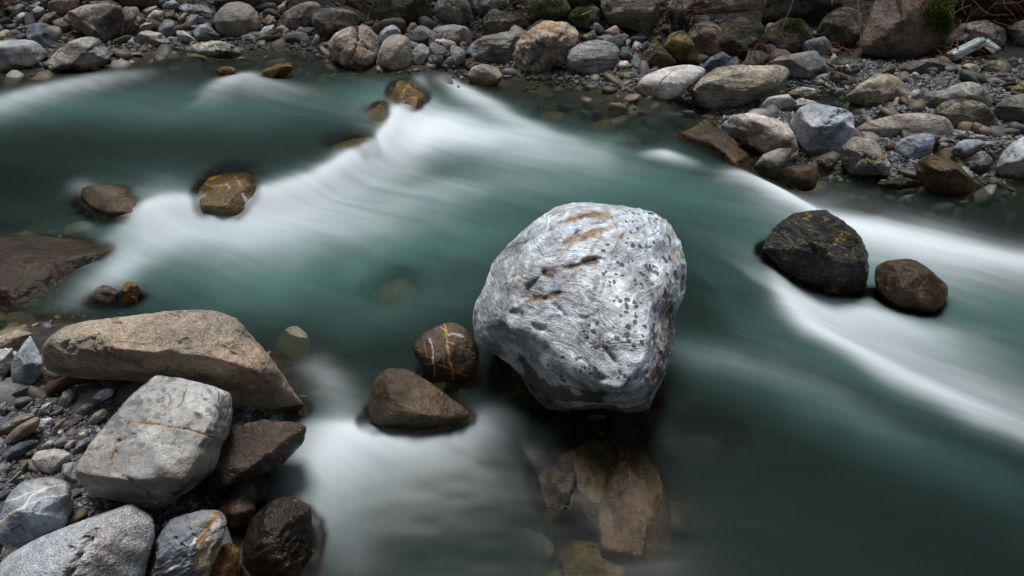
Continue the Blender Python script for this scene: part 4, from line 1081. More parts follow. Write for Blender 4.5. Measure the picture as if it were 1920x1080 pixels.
 ('round', 'mott', 'grey', 'L', "1887,114 1900,106 1913,118 1900,127 1890,123", "grey knob at the right below the smooth brown boulder", {}),
 ('smooth', 'grain', (.30,.30,.265), 'L', "1758,178 1790,157 1825,152 1850,165 1861,187 1858,202 1830,200", "greenish grey rounded boulder behind the blue-grey one", {'lvl': 5}),
 ('smooth', 'mott', (.20,.215,.235), 'L', "1720,199 1735,174 1765,168 1810,165 1830,180 1825,192 1780,198 1740,203", "blue-grey long boulder on the right bank gravel", {'lvl': 5}),
 ('round', 'mott', 'grey', 'L', "1697,190 1710,170 1725,166 1728,178 1715,192 1700,194", "mottled small stone between orange-brown and blue-grey boulders", {}),
 ('smooth', 'moss', (.23,.215,.17), 'W', "1738,212 1770,190 1800,183 1850,195 1881,222 1870,247 1810,242 1770,237", "dome-shaped grey-olive boulder with pale flecks on the right bank", {'lvl': 5}),
 ('slab', 'layer', (.20,.215,.20), 'L', "1862,202 1890,180 1925,175 1945,200 1925,232 1880,227", "greenish layered rock at the right edge", {'lvl': 5}),
 ('slab', 'layer', (.30,.26,.13), 'L', "1893,167 1925,150 1945,160 1935,180 1898,180", "yellow-green slab at the right edge above the layered rock", {}),
 ('block', 'algae', (.14,.11,.075), 'S', "1266,254 1285,240 1310,238 1360,255 1400,270 1418,286 1413,316 1396,330 1370,312 1320,287 1280,267", "long wet brown boulder leading into the right rapid", {'lvl': 6, 'wet': True, 'flat': .55, 'sub': -.09}),
 ('block', 'mott', (.44,.41,.39), 'W', "1350,238 1370,215 1410,211 1450,222 1485,232 1501,261 1490,282 1455,285 1420,277 1380,260", "white and pink speckled boulder behind the long wet brown one", {'lvl': 5}),
 ('block', 'plain', (.34,.37,.42), 'W', "1480,230 1500,200 1525,192 1570,200 1600,215 1604,241 1590,272 1560,292 1520,290 1500,272 1492,252", "smooth blue-grey angular boulder, tallest of the right bank group", {'lvl': 6, 'groove': [("1535,250 1560,225 1590,205", 4, .03), ("1560,270 1580,240", 4, .02)], 'paint': [("1565,208 1590,210", 5, 2, .7), ("1555,260 1575,235 1592,222", 6, 2, .6)]}),
 ('block', 'algae', (.20,.18,.15), 'W', "1413,310 1430,290 1460,278 1486,278 1480,302 1455,327 1425,324", "grey-brown wet stone under the speckled boulder", {'wet': 0.08}),
 ('fold', 'layer', (.32,.32,.30), 'W', "1578,275 1600,255 1640,262 1660,290 1679,301 1670,321 1630,327 1590,320 1576,297", "layered folded stone with an orange stripe", {'lvl': 6, 'paint': [("1622,302 1640,298 1656,294", 4, 0, .9)], 'groove': [("1590,290 1640,300 1670,300", 3, .02)]}),
 ('smooth', 'algae', 'wet', 'W', "1462,327 1475,312 1520,307 1536,321 1531,347 1510,352 1480,342", "wet brown rounded stone at the edge of the right rapid", {'wet': True}),
 ('round', 'rust', 'brown', 'W', "1528,302 1545,292 1565,293 1568,309 1550,317", "small amber stone before the blue-grey angular boulder", {'wet': True}),
 ('smooth', 'layer', (.36,.345,.34), 'W', "1602,242 1620,228 1680,213 1750,211 1786,225 1791,247 1775,264 1750,264 1690,258 1630,254", "long flat brown-white boulder lying across the puddle", {'lvl': 5, 'p': 6}),
 ('smooth', 'mott', (.22,.25,.30), 'W', "1676,277 1690,258 1740,247 1759,262 1745,287 1710,300 1685,292", "blue-grey egg-shaped stone before the long flat boulder", {'lvl': 5}),
 ('smooth', 'plain', (.27,.29,.31), 'W', "1782,282 1800,263 1840,260 1846,270 1830,287 1800,295", "plain grey oval stone right of the blue egg-shaped one", {}),
 ('slab', 'plain', 'grey', 'L', "1804,259 1830,252 1855,255 1856,263", "thin grey slate on the puddle rim", {}),
 ('round', 'plain', 'blue', 'L', "1839,267 1865,264 1868,276 1845,278", "small blue-grey stone beside the plain oval one", {}),
 ('round', 'mott', 'dark', 'W', "1814,312 1830,288 1850,285 1863,301 1850,320 1830,322", "dark round stone with white flecks near the right edge", {}),
 ('smooth', 'algae', (.13,.10,.05), 'W', "1714,303 1740,287 1790,300 1836,341 1820,357 1760,359 1725,342", "large wet amber-brown boulder at the right waterline", {'lvl': 5, 'wet': True}),
 ('smooth', 'plain', (.31,.34,.37), 'W', "1865,312 1875,290 1900,265 1945,243 1945,327 1900,330 1875,324", "grey oval boulder at the right edge of the water", {'lvl': 5}),
 ('block', 'grain', (.35,.36,.38), 'W', "1408,208 1440,182 1480,175 1496,195 1480,207 1440,213", "pale grey block under the big tan boulder", {}),
 ('slab', 'plain', 'pale', 'W', "1470,200 1500,184 1530,190 1536,202 1500,207", "pale flat stone behind the blue-grey angular boulder", {}),
 ('round', 'mott', (.40,.39,.37), 'W', "1466,178 1500,162 1530,165 1535,181 1500,184", "cream stone with dark marks right of the big tan boulder", {}),
 ('jag', 'slate', 'dark', 'W', "1635,345 1660,337 1700,334 1727,340 1725,350 1680,352", "dark jagged ledge at the right waterline left of the amber boulder", {'wet': True}),
 ('jag', 'mott', 'mid', 'L', "1370,100 1385,88 1396,92 1395,106 1378,109", "small grey-brown stone in front of the brown rounded boulder", {}),
 ('round', 'plain', 'grey', 'L', "1555,122 1560,102 1566,100 1572,112 1568,126", "upright grey stone behind the quartz-banded bar", {}),
 ('round', 'mott', 'brown', 'L', "1652,138 1662,122 1678,119 1680,134 1665,140", "brown stone left end of the layered dark slab", {}),
]
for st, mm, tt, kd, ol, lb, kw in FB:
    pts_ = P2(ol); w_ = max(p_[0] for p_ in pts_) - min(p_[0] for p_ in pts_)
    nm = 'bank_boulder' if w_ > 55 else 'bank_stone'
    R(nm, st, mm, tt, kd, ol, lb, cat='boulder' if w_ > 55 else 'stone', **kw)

# ---- small loose stones, one object each, sharing a few meshes
AX6 = np.array([[1, 0, 0], [-1, 0, 0], [0, 1, 0], [0, -1, 0], [0, 0, 1], [0, 0, -1.0]])


def blob(seed, st):
    v, f = ico(3)
    rg = np.random.default_rng(seed)
    n = np.vstack([rg.normal(size=(9 if st else 8, 3)), AX6 + rg.normal(size=(6, 3)) * .2]); n /= np.linalg.norm(n, axis=1)[:, None]
    d = np.concatenate([rg.uniform(0.62, 1.0, len(n) - 6), rg.uniform(.85, 1, 6)])
    r = np.sum((np.maximum(v @ n.T, 0) / d) ** (30 if st else 9), 1) ** (-1 / (30 if st else 9))
    p = v * r[:, None]
    p = p * (1 + 0.08 * fbm(p * 2.5, 3, seed))[:, None]
    return p, f


def pix(p):
    q = p - CAM
    z = q @ FW
    return 960 + FPX * (q @ RT) / z, 540 - FPX * (q @ UP) / z


def hm_at(x, y):
    i = int((y - GH['y0']) / GH['c']); j = int((x - GH['x0']) / GH['c'])
    if 0 <= i < GH['ny'] and 0 <= j < GH['nx']: return HM[max(0, i - 1):i + 2, max(0, j - 1):j + 2].max()
    return -9


MS = ['plain', 'mott', 'vein', 'layer', 'grain']
templ = []
for k in range(20):
    p, f = blob(500 + k, k % 3 > 0)
    templ.append((p, f, MS[k % 5]))


CUT = (' behind ', ' in ', ' at ', ' on ', ' of ', ' with ', ' left ', ' right ', ' beside', ' below', ' above', ' near', ' wedged', ' under', ' lying', ' resting', ' crossed', ' cut ', ' between', ' leaning', ' standing', ' touching', ' leading', ' barely',
       ' before', ' crusted', ' sloping', ' covered', ' splashed', ' tucked', ' jutting', ' rising', ' breaking', ' pointing', ' sitting', ' shining', ' washed', ' split', ' crossing', ' tallest', ',', ' from ', ' against')


def short(lb):
    k = min([lb.find(c) for c in CUT if lb.find(c) > 0] + [len(lb)])
    return lb[:k].strip()


TN = dict(pale='pale grey', white='whitish', grey='grey', mid='mid grey', dark='dark grey', blue='slate-blue', dblue='dark blue', tan='tan', brown='brown', dbrown='dark brown', green='greenish', black='black')
_anch = []


def where_is(px, py):
    """nearest named rock in plan view of the reference picture, and on which side of it"""
    if not _anch:
        for o in NAMED:
            me = o.data; co = np.empty(len(me.vertices) * 3, np.float32); me.vertices.foreach_get("co", co)
            qx, qy = pix(co.reshape(-1, 3) + np.array(o.location)); _anch.append((qx.min(), qx.max(), qy.min(), qy.max(), short(o['label'])))
    best = None
    for x0, x1, y0, y1, lb in _anch:
        hx, hy = .5 * (x0 + x1), .5 * (y0 + y1); wx_, wy_ = .33 * (x1 - x0), .33 * (y1 - y0)
        dx = max(abs(px - hx) - wx_, 0); dy = max(abs(py - hy) - wy_, 0)
        d = math.hypot(dx, dy) + 0.02 * (x1 - x0) + (0 if len(lb.split()) > 2 else 30)
        if best is None or d < best[0]:
            cx, cy = (x0 + x1) / 2, (y0 + y1) / 2
            ux, uy = (px - cx) / (x1 - x0), (py - cy) / (y1 - y0)
            a8 = int(round(math.degrees(math.atan2(uy, ux)) / 45)) % 8
            side = ('right of', 'lower right of', 'below', 'lower left of', 'left of', 'upper left of', 'behind', 'upper right of')[a8]
            if d > 30: side = 'well ' + side
            best = (d, side, lb)
    return best[1], best[2]


NAMED = [o for o in ROCKS]


def scatter_individual(name, label, cat, group, poly, count, smin, smax, flat, align, tints, seed, clear=0.0, mats=None):
    """separate stones scattered over an area of open ground"""
    rg = np.random.default_rng(seed)
    P = np.array(P2(poly)); made = 0; tries = 0; placed = []
    meshes = {}
    while made < count and tries < count * 60:
        tries += 1
        px = rg.uniform(P[:, 0].min(), P[:, 0].max()); py = rg.uniform(P[:, 1].min(), P[:, 1].max())
        c = False; n = len(P)
        for i in range(n):
            a, b = P[i], P[(i + 1) % n]
            if (a[1] > py) != (b[1] > py) and px < (b[0] - a[0]) * (py - a[1]) / (b[1] - a[1]) + a[0]: c = not c
        if not c: continue
        g = at_ground(px, py)
        gz = float(tz(g[0], g[1]))
        if hm_at(g[0], g[1]) > gz + 0.02 + clear: continue
        s = smin + (smax - smin) * rg.random() ** 2.2
        if any((g[0] - q[0]) ** 2 + (g[1] - q[1]) ** 2 < (0.56 * (s + q[2])) ** 2 for q in placed): continue
        placed.append((g[0], g[1], s))
        k = int(rg.integers(len(templ)))
        if k not in meshes:
            tp, tf, mm = templ[k]
            meshes[k] = mesh_np(name, tp * np.array([1.0, 0.62, 0.42 * flat]), tf, MAT[mm])
        o = obj(name, meshes[k], (g[0], g[1], gz + s * 0.16 * flat))
        o.scale = (s, s * rg.uniform(0.8, 1.25), s * rg.uniform(0.8, 1.3))
        o.rotation_euler = (rg.normal() * 0.25, rg.normal() * 0.25, align + rg.normal() * (0.5 if align else 3))
        tl_ = tints if not (name == 'bank_stone' and py < 60) else ['dark', 'dbrown', 'brown', 'dbrown', 'black', 'mid']  # higher stones take darker tints, bank-top shade put into their colour
        tn = tl_[int(rg.integers(len(tl_)))]; t = T[tn]; j = rg.uniform(0.75, 1.25)
        o.color = (t[0] * j, t[1] * j, t[2] * j, 1)
        o['wet_z'] = float(level(g[:1], g[1:2])[0]) + 0.015
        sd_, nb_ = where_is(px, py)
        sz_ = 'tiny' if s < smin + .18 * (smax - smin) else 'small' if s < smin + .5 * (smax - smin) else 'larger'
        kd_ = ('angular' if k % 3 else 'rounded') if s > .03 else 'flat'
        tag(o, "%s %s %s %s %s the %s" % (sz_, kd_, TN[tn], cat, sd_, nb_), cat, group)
        made += 1
    return made


nA = scatter_individual('pebble', "flat grey, blue or brown pebble on the foreground shingle between the boulders", 'pebble', "loose pebbles of the foreground shingle",
    "0,725 110,715 300,712 270,740 200,790 150,850 150,930 200,960 130,985 60,1010 0,1040", 150, 0.012, 0.040, 0.8, 0.75,
    ['grey', 'blue', 'dblue', 'mid', 'blue', 'grey', 'pale', 'dark', 'blue', 'brown', 'dark'], 5)
nA2 = scatter_individual('pebble', "small dark wet pebble in the gaps under the foreground rocks", 'pebble', "pebbles in the gaps at the foreground water's edge",
    "150,930 440,880 560,775 560,800 480,900 440,960 420,1020 300,1010 200,990", 40, 0.010, 0.026, 0.9, 0, ['dark', 'dblue', 'mid', 'blue', 'brown', 'pale'], 6)
nB = scatter_individual('bank_stone', "small angular stone wedged between the far bank boulders", 'stone', "small stones between the far bank boulders",
    "0,20 400,20 900,30 1200,40 1560,70 1560,130 1200,130 1050,110 860,125 760,100 620,80 420,70 230,90 100,80 0,70", 190, 0.045, 0.17, 1.5, 0,
    ['grey', 'mid', 'dark', 'tan', 'brown', 'pale', 'blue', 'dbrown'], 8)
nC = scatter_individual('gravel_stone', "small slate-blue or grey stone on the gravel of the right bank", 'stone', "stones on the right bank gravel",
    "1480,130 1560,110 1900,110 1920,240 1860,260 1850,290 1780,280 1700,180 1600,160", 110, 0.015, 0.05, 1.1, 0, ['blue', 'dblue', 'dark', 'grey', 'blue', 'mid', 'pale'], 9)
print("scattered", nA, nA2, nB, nC)


# ---- gravel that nobody could count
def gravel(name, poly, count, smin, smax, tints, seed, zoff=0.0, flat=0.45, sub=2, world=None):
    rg = np.random.default_rng(seed)
    v, f = ico(sub)
    if world is None:
        P = np.array(P2(poly)); G = np.array([at_ground(a, b)[:2] for a, b in P])
    else: G = np.array(world)
    N0 = count * 6
    xy = rg.uniform(G.min(0), G.max(0), (N0, 2))
    ins = np.zeros(N0, bool); n = len(G)
    for i in range(n):
        a, b = G[i], G[(i + 1) % n]
        cr = (a[1] > xy[:, 1]) != (b[1] > xy[:, 1])
        xx = (b[0] - a[0]) * (xy[:, 1] - a[1]) / (b[1] - a[1] + 1e-12) + a[0]
        ins ^= cr & (xy[:, 0] < xx)
    xy = xy[ins][:count]; n = len(xy)
    z = tz(xy[:, 0], xy[:, 1]) + zoff
    s = smin + (smax - smin) * rg.random(n) ** 2.5
    an = rg.uniform(0, 2 * math.pi, n)
    sc = np.stack([s, s * rg.uniform(.5, .9, n), s * flat * rg.uniform(.6, 1.4, n)], -1)
    kk = rg.integers(0, 8, n)
    shapes = []
    for k in range(8):
        nn = np.vstack([rg.normal(size=(8, 3)), AX6 + rg.normal(size=(6, 3)) * .25]); nn /= np.linalg.norm(nn, axis=1)[:, None]
        shapes.append(v * (np.sum((np.maximum(v @ nn.T, 0) / rg.uniform(.68, 1, 14)) ** 10, 1) ** -.1)[:, None])
    shapes = np.array(shapes)
    L = shapes[kk] * sc[:, None, :]
    tl = rg.normal(size=(n, 2)) * 0.3
    L[..., 2] += L[..., 0] * tl[:, :1] + L[..., 1] * tl[:, 1:]
    ca, sa = np.cos(an)[:, None], np.sin(an)[:, None]
    W = np.stack([L[..., 0] * ca - L[..., 1] * sa + xy[:, :1], L[..., 0] * sa + L[..., 1] * ca + xy[:, 1:], L[..., 2] + z[:, None]], -1)
    Fc = (f[None] + (np.arange(n) * len(v))[:, None, None]).reshape(-1, 3)
    me = mesh_np(name, W.reshape(-1, 3), Fc, MGRAVEL)
    tc = np.array([T[t] for t in tints])[rg.integers(0, len(tints), n)] * rg.uniform(.35, 1.15, (n, 1))
    at = me.color_attributes.new("tone", 'FLOAT_COLOR', 'POINT')
    at.data.foreach_set("color", np.repeat(np.hstack([tc, np.ones((n, 1))]), len(v), axis=0).astype(np.float32).ravel())
    o = obj(name, me)
    tag(o, kind="stuff")
    return o


MGRAVEL = simple_mat("loose_gravel", None, 0.6, var=0.35, scale=120, bump=0.4, use_attr=True)
gv = gravel('gravel', "-20,720 100,705 330,705 560,770 590,830 470,920 470,990 430,1090 -60,1120", 11000, 0.004, 0.015, ['mid', 'dark', 'dblue', 'dark', 'blue', 'dbrown', 'dblue'], 21)
tag(gv, "fine dark gravel filling the gaps of the foreground shingle", "gravel")
gv = gravel('gravel', "1290,190 1400,120 1560,112 1700,112 1960,112 1990,330 1850,345 1560,345 1400,300 1340,240", 14000, 0.008, 0.032, ['blue', 'dblue', 'dark', 'mid', 'dark', 'grey', 'dblue'], 22)
tag(gv, "fine slate-blue gravel covering the right bank", "gravel")
gv = gravel('gravel', "-100,135 100,130 330,95 450,88 700,125 960,145 1190,178 1290,190 1400,110 1500,20 900,-10 300,-30 -150,-20", 9000, 0.012, 0.045, ['dark', 'dbrown', 'dbrown', 'black', 'black', 'dblue'], 23, flat=0.7)  # near-black tints put the shade of the gaps into the rubble
tag(gv, "rubble in the far bank crevices, coloured dark for their shade", "gravel")
bedpoly = [(-6, 7.5), (8, 6.5), (7, 1.5), (3.5, .8), (0, .9), (-1.2, 1.5), (-6, 3.0)]
gv = gravel('river_bed_cobbles', None, 5000, 0.02, 0.13, ['brown', 'wet', 'dbrown', 'dark', 'mid', 'olive'], 24, flat=0.5, world=bedpoly, sub=2)
tag(gv, "brown cobbles dimly visible on the river bed", "cobbles")

# ------------------------------------------------------------------ moss, roots, needles, stems
MMOSS = simple_mat("green_moss", (0.075, 0.10, 0.010), 0.95, var=0.6, scale=45, bump=0.5)
MROOT = simple_mat("reddish_roots", (0.13, 0.055, 0.03), 0.85, var=0.4)
MNEED = simple_mat("orange_pine_needles", (0.30, 0.085, 0.025), 0.7, var=0.3)
MSTEM = simple_mat("green_stems", (0.20, 0.20, 0.08), 0.7, var=0.2)
MSTRAW = simple_mat("dry_straw", (0.42, 0.33, 0.15), 0.7, var=0.2)
MMETAL = simple_mat("bent_grey_metal", (0.42, 0.47, 0.48), 0.5, metal=0.25, var=0.25, scale=30, bump=0.2)
MLOG = simple_mat("red_rotten_wood", (0.045, 0.014, 0.010), 0.8, var=0.5, scale=35, bump=1.0)


def tube_np(pts, r0, r1, k=5):
    pts = np.array(pts); n = len(pts)
    t = np.gradient(pts, axis=0); t /= np.linalg.norm(t, axis=1)[:, None] + 1e-9
    a = np.cross(t, np.array([0.31, 0.17, 0.93])); a /= np.linalg.norm(a, axis=1)[:, None] + 1e-9
    b = np.cross(t, a)
    r = np.linspace(r0, r1, n)[:, None, None]
    th = np.arange(k) / k * 2 * math.pi
    v = pts[:, None] + r * (a[:, None] * np.cos(th)[None, :, None] + b[:, None] * np.sin(th)[None, :, None])
    f = []
    for i in range(n - 1):
        for j in range(k):
            f.append((i * k + j, i * k + (j + 1) % k, (i + 1) * k + (j + 1) % k, (i + 1) * k + j))
    return v.reshape(-1, 3), np.array(f)


def join(parts):
    V, Fs, o = [], [], 0
    for v, f in parts:
        V.append(v); Fs.append(f + o); o += len(v)
    return np.vstack(V), np.vstack(Fs)


from mathutils.bvhtree import BVHTree
_bv = {}


def surf(px, py):
    """first rock or ground point seen at a photo pixel"""
    from mathutils import Vector
    d = ray(px, py); best = None; bo = None
    V0 = Vector(CAM); Dv = Vector(d).normalized()
    for o in ROCKS:
        if o.name not in BBX:
            c = o.data
            co = np.empty(len(c.vertices) * 3, np.float32); c.vertices.foreach_get("co", co)
            w = co.reshape(-1, 3) + np.array(o.location)
            qx, qy = pix(w)
            BBX[o.name] = (qx.min(), qx.max(), qy.min(), qy.max())
        b = BBX[o.name]
        if not (b[0] <= px <= b[1] and b[2] <= py <= b[3]): continue
        if o.name not in _bv:
            me = o.data
            co = np.empty(len(me.vertices) * 3, np.float32); me.vertices.foreach_get("co", co)
            vi = np.empty(len(me.loops), np.int32); me.loops.foreach_get("vertex_index", vi)
            _bv[o.name] = BVHTree.FromPolygons(co.reshape(-1, 3).tolist(), vi.reshape(-1, 3).tolist())
        L = Vector(o.location)
        h = _bv[o.name].ray_cast(V0 - L, Dv)
        if h[0] is not None and (best is None or h[3] < best):
            best = h[3]; bo = (np.array(h[0] + L), np.array(h[1]), o)
    if bo is None:
        g = at_ground(px, py)
        return g, np.array([0, 0, 1.0]), None
    return bo


BBX = {}


def root_tangle(name, label, cat, px, py, spread, n, r, mat, seed, length=0.25, up=0.05):
    rg = np.random.default_rng(seed)
    c, nn, _ = surf(px, py)
    parts = []
    for k in range(n):
        s = c + rg.normal(size=3) * np.array([spread, spread * .4, spread * .25]) + np.array([0, 0, up])
        d = rg.normal(size=3) * np.array([1, .5, .35]); d /= np.linalg.norm(d)
        pts = [s]
        for i in range(9):
            d = d + rg.normal(size=3) * 0.28 + np.array([0, 0, -0.05]); d /= np.linalg.norm(d)
            pts.append(pts[-1] + d * length / 9)
        parts.append(tube_np(pts, r * rg.uniform(.6, 1.2), r * 0.35, 4))
    v, f = join(parts)
    o = obj(name, mesh_np(name, v - c, f, mat), c)
    return tag(o, label, cat)


root_tangle('root_tangle', "clump of dry reddish roots on the rocks left of the overhanging slab", 'roots', 1272, 33, .09, 34, .006, MROOT, 1, .26)
root_tangle('root_tangle', "reddish roots lying below the dark wedge rock", 'roots', 1205, 112, .07, 16, .004, MROOT, 2, .2)
root_tangle('root_tangle', "brown roots beside the foot of the shadowy dark boulder", 'roots', 1560, 98, .16, 30, .006, MROOT, 3, .4)
root_tangle('root_tangle', "reddish roots under the brown faceted boulder by the metal scrap", 'roots', 1790, 108, .14, 26, .007, MROOT, 4, .4)
root_tangle('root_tangle', "dense dry twigs filling the top right corner", 'twigs', 1885, 22, .28, 60, .006, MROOT, 5, .5, .12)
root_tangle('root_tangle', "orange-brown twigs under the mossy-crowned boulder", 'roots', 1410, 92, .10, 22, .004, MROOT, 6, .25)
root_tangle('root_tangle', "small root caught between the white and the tan boulder", 'roots', 1285, 168, .035, 12, .005, MROOT, 7, .16)
root_tangle('root_tangle', "brown brush at the top left corner", 'twigs', 8, 10, .12, 40, .004, MROOT, 8, .3, .08)
root_tangle('root_tangle', "thin twigs at the foot of the boulder with mossy flank", 'twigs', 985, 40, .10, 16, .004, MROOT, 9, .22)
root_tangle('root_tangle', "thin red twig lying on stones left of the big round boulder", 'twig', 352, 12, .09, 5, .004, MROOT, 10, .3)
root_tangle('root_tangle', "fine red twigs beside the pink flat stone", 'twigs', 892, 78, .05, 14, .003, MROOT, 12, .18)


def stem(name, label, pxs, r, mat, depth, cat='stem'):
    pts = [CAM + ray(a, b) * (depth + dz) for a, b, dz in pxs]
    pts = smooth_line(pts, 5)
    v, f = tube_np(pts, r, r * .5, 5)
    o = obj(name, mesh_np(name, v - pts[0], f, mat), pts[0])
    return tag(o, label, cat)


_g = surf(1470, 60)[0]; _D = float((_g - CAM) @ FW) - .12
stem('grass_stem', "thin yellowish stem hanging before the mossy-crowned boulder", [(1494, -20, 0), (1482, 15, 0), (1470, 45, 0), (1466, 55, 0)], .004, MSTEM, _D)
_g = surf(1620, 80)[0]; _D = float((_g - CAM) @ FW) - .15
stem('grass_stem', "forked green twig dangling between the dark and the giant boulder", [(1603, -20, 0), (1611, 20, 0), (1612, 55, 0), (1616, 88, 0)], .005, MSTEM, _D, 'twig')
o1 = COL.objects[-1]
pts = smooth_line([CAM + ray(a, b) * _D for a, b in ((1612, 38), (1622, 50), (1634, 68))], 5)
v, f = tube_np(pts, .004, .002, 5)
obj('side_shoot', mesh_np('side_shoot', v - np.array(o1.location), f, MSTEM), (0, 0, 0), o1)
_g = surf(1100, 25)[0]; _D = float((_g - CAM) @ FW) - .05
stem('straw', "pale straw lying across the small dark mossy boulder", [(1090, 28, 0), (1105, 22, 0), (1120, 15, 0)], .004, MSTRAW, _D, 'straw')
# rotten branch
p0, p1 = at_ground(96, 738), at_ground(212, 716)
pts = smooth_line([p0 + (0, 0, .02), p0 * .7 + p1 * .3 + (0, 0, .045), p0 * .35 + p1 * .65 + (0, .0, .04), p1 + (0, 0, .02)], 8)
v, f = tube_np(pts, .030, .016, 12)
v = v + (0.008 * fbm(v * 30, 3, 77))[:, None]
tag(obj('rotten_branch', mesh_np('rotten_branch', v - p0, f, MLOG), p0), "dark red rotten branch lying under the long tan boulder", 'branch')
p0, p1 = at_ground(40, 728), at_ground(100, 706)
v, f = tube_np(smooth_line([p0 + (0, 0, .03), (p0 + p1) / 2 + (0, 0, .04), p1 + (0, 0, .05)], 5), .006, .004, 6)
tag(obj('dry_reed', mesh_np('dry_reed', v - p0, f, MSTRAW), p0), "thin ochre stick under the blue-grey stone on the left", 'stick')

# bent metal profile on the right bank
def extrude_profile(prof, a, b, upv, w):
    a, b, upv = map(np.array, (a, b, upv))
    ax = (b - a); L = np.linalg.norm(ax); ax = ax / L
    sd = np.cross(ax, upv); sd /= np.linalg.norm(sd); u2 = np.cross(sd, ax)
    ring = [sd * x * w + u2 * y * w for x, y in prof]
    V = []; ns = 7
    for i in range(ns):
        t = i / (ns - 1); c = a + (b - a) * t 
        V += [c + r for r in ring]
    k = len(ring); Fc = []
    for i in range(ns - 1):
        for j in range(k - 1): Fc.append((i * k + j, i * k + j + 1, (i + 1) * k + j + 1, (i + 1) * k + j))
    return np.array(V), np.array(Fc)


g0, g1, g2 = at_ground(1778, 118), at_ground(1832, 104), at_ground(1864, 112)
prof = [(-1, 0), (-1, .25), (-.45, .3), (-.4, .75), (.4, .75), (.45, .3), (1, .25), (1, 0)]
root = bpy.data.objects.new('metal_scrap', None); COL.objects.link(root); root.location = g1
tag(root, "bent silver metal channel lying on the right bank below the brown faceted boulder", 'metal scrap')
for nm, a, b in (('long_channel', g0 + (0, 0, .05), g1 + (0, 0, .13)), ('bent_end', g1 + (.02, 0, .12), g2 + (0, 0, .07))):
    v, f = extrude_profile(prof, a, b, (0, -.45, .9), .055)
    o = obj(nm, mesh_np(nm, v - np.array(g1), f, MMETAL, smooth=False), (0, 0, 0), root)
    sm = o.modifiers.new("thickness", 'SOLIDIFY'); sm.thickness = .006


# moss cushions: many small blades on the rock they grow on
def moss(px, py, rx, ry, n, seed, size=.022, mat=None):
    size = size * .6; rx *= 1.25; ry *= 1.25; n = int(n * 1.7)
    rg = np.random.default_rng(seed)
    V, Fc, host = [], [], None
    k = 0
    for _ in range(n):
        a = rg.normal(size=2) * .5
        p, nn, o = surf(px + a[0] * rx, py + a[1] * ry)
        if o is None: continue
        if host is None: host = o
        if o is not host: continue
        for __ in range(5):
            q = p + rg.normal(size=3) * size * 1.3
            q = q - nn * (nn @ (q - p)) + nn * .002
            d = nn + rg.normal(size=3) * .6; d /= np.linalg.norm(d)
            t = np.cross(d, rg.normal(size=3)); t /= np.linalg.norm(t) + 1e-9
            h = size * rg.uniform(.3, .8)
            V += [q - t * h * .35, q + t * h * .35, q + d * h + t * h * .1, q + d * h * .9 - t * h * .2]
            Fc.append((k, k + 1, k + 2, k + 3)); k += 4
    if host is None: return
    o = obj('moss_patch', mesh_np('moss_patch', np.array(V) - np.array(host.location), np.array(Fc), mat or MMOSS, smooth=False), (0, 0, 0), host)


moss(1765, 22, 26, 34, 800, 1, .03)
moss(1772, 45, 10, 16, 200, 11, .025)
moss(1492, 45, 22, 16, 300, 2)
moss(1415, 14, 26, 10, 260, 3)
moss(1030, 12, 30, 14, 240, 4)
moss(1835, 8, 26, 14, 260, 5, .028)
moss(1086, 30, 14, 12, 120, 6)
moss(1285, 98, 7, 8, 120, 10, .016)

# ---- unseen conifer boughs, added above the view to shade the far bank and darken reflections
MBOUGH = simple_mat("shading_conifer_boughs", (0.022, 0.032, 0.014), 0.8, var=0.5, scale=8, bump=0.2)
rg = np.random.default_rng(41)
Vb, Fb = [], []
for _ in range(190):
    bx = rg.uniform(-2.5, 9.0); by = rg.uniform(8.6, 13.5) - 0.12 * max(bx, 0); bz = rg.uniform(2.75, 4.6) + .25 * (by - 8)
    az = rg.uniform(-.6, .6); ln = rg.uniform(.7, 1.5)
    for k in range(46):
        t = rg.uniform(0, 1); sx = rg.normal() * .22 * (1.15 - t)
        c = np.array([bx + math.sin(az) * ln * t + sx * math.cos(az), by - math.cos(az) * ln * t + sx * math.sin(az), bz - .35 * t * t + rg.normal() * .05])
        if c[2] < 2.45: continue
        d = rg.normal(size=3) * np.array([1, 1, .35]); d /= np.linalg.norm(d); e_ = np.cross(d, rg.normal(size=3)); e_ /= np.linalg.norm(e_)
        h = rg.uniform(.10, .2); i0 = len(Vb)
        Vb += [c - d * h, c + e_ * h * .22, c + d * h, c - e_ * h * .22]; Fb.append((i0, i0 + 1, i0 + 2, i0 + 3))
tag(obj('added_shade_boughs', mesh_np('added_shade_boughs', np.array(Vb), np.array(Fb), MBOUGH, smooth=False)), "unseen conifer boughs added to shade the far bank", 'boughs', kind='stuff')

# fallen needles on the foreground bank
rg = np.random.default_rng(3)
parts = []
for (cx, cy, sx, sy, n) in ((185, 1040, 90, 40, 22), (185, 1020, 10, 35, 12), (190, 780, 50, 55, 60), (60, 940, 40, 40, 8), (420, 850, 60, 30, 10), (120, 880, 60, 60, 50), (520, 825, 12, 6, 6), (245, 715, 40, 14, 30), (300, 850, 90, 60, 3), (330, 1000, 50, 30, 14)):
    for _ in range(n):
        qx, qy = cx + rg.normal() * sx * .6, cy + rg.normal() * sy * .6
        p, nn, o = surf(qx, qy)
        if o is None: p = np.array([p[0], p[1], float(tz(p[0], p[1])) + .012])
        d = rg.normal(size=3); d = d - nn * (d @ nn); d /= np.linalg.norm(d)
        L = rg.uniform(.006, .013)
        parts.append(tube_np([p - d * L + nn * .001, p + nn * .002, p + d * L + nn * .001], .0006, .0004, 4))
v, f = join(parts)
tag(obj('fallen_needles', mesh_np('fallen_needles', v, f, MNEED)), "orange-brown conifer needles strewn over the foreground stones", 'needles', kind='stuff')

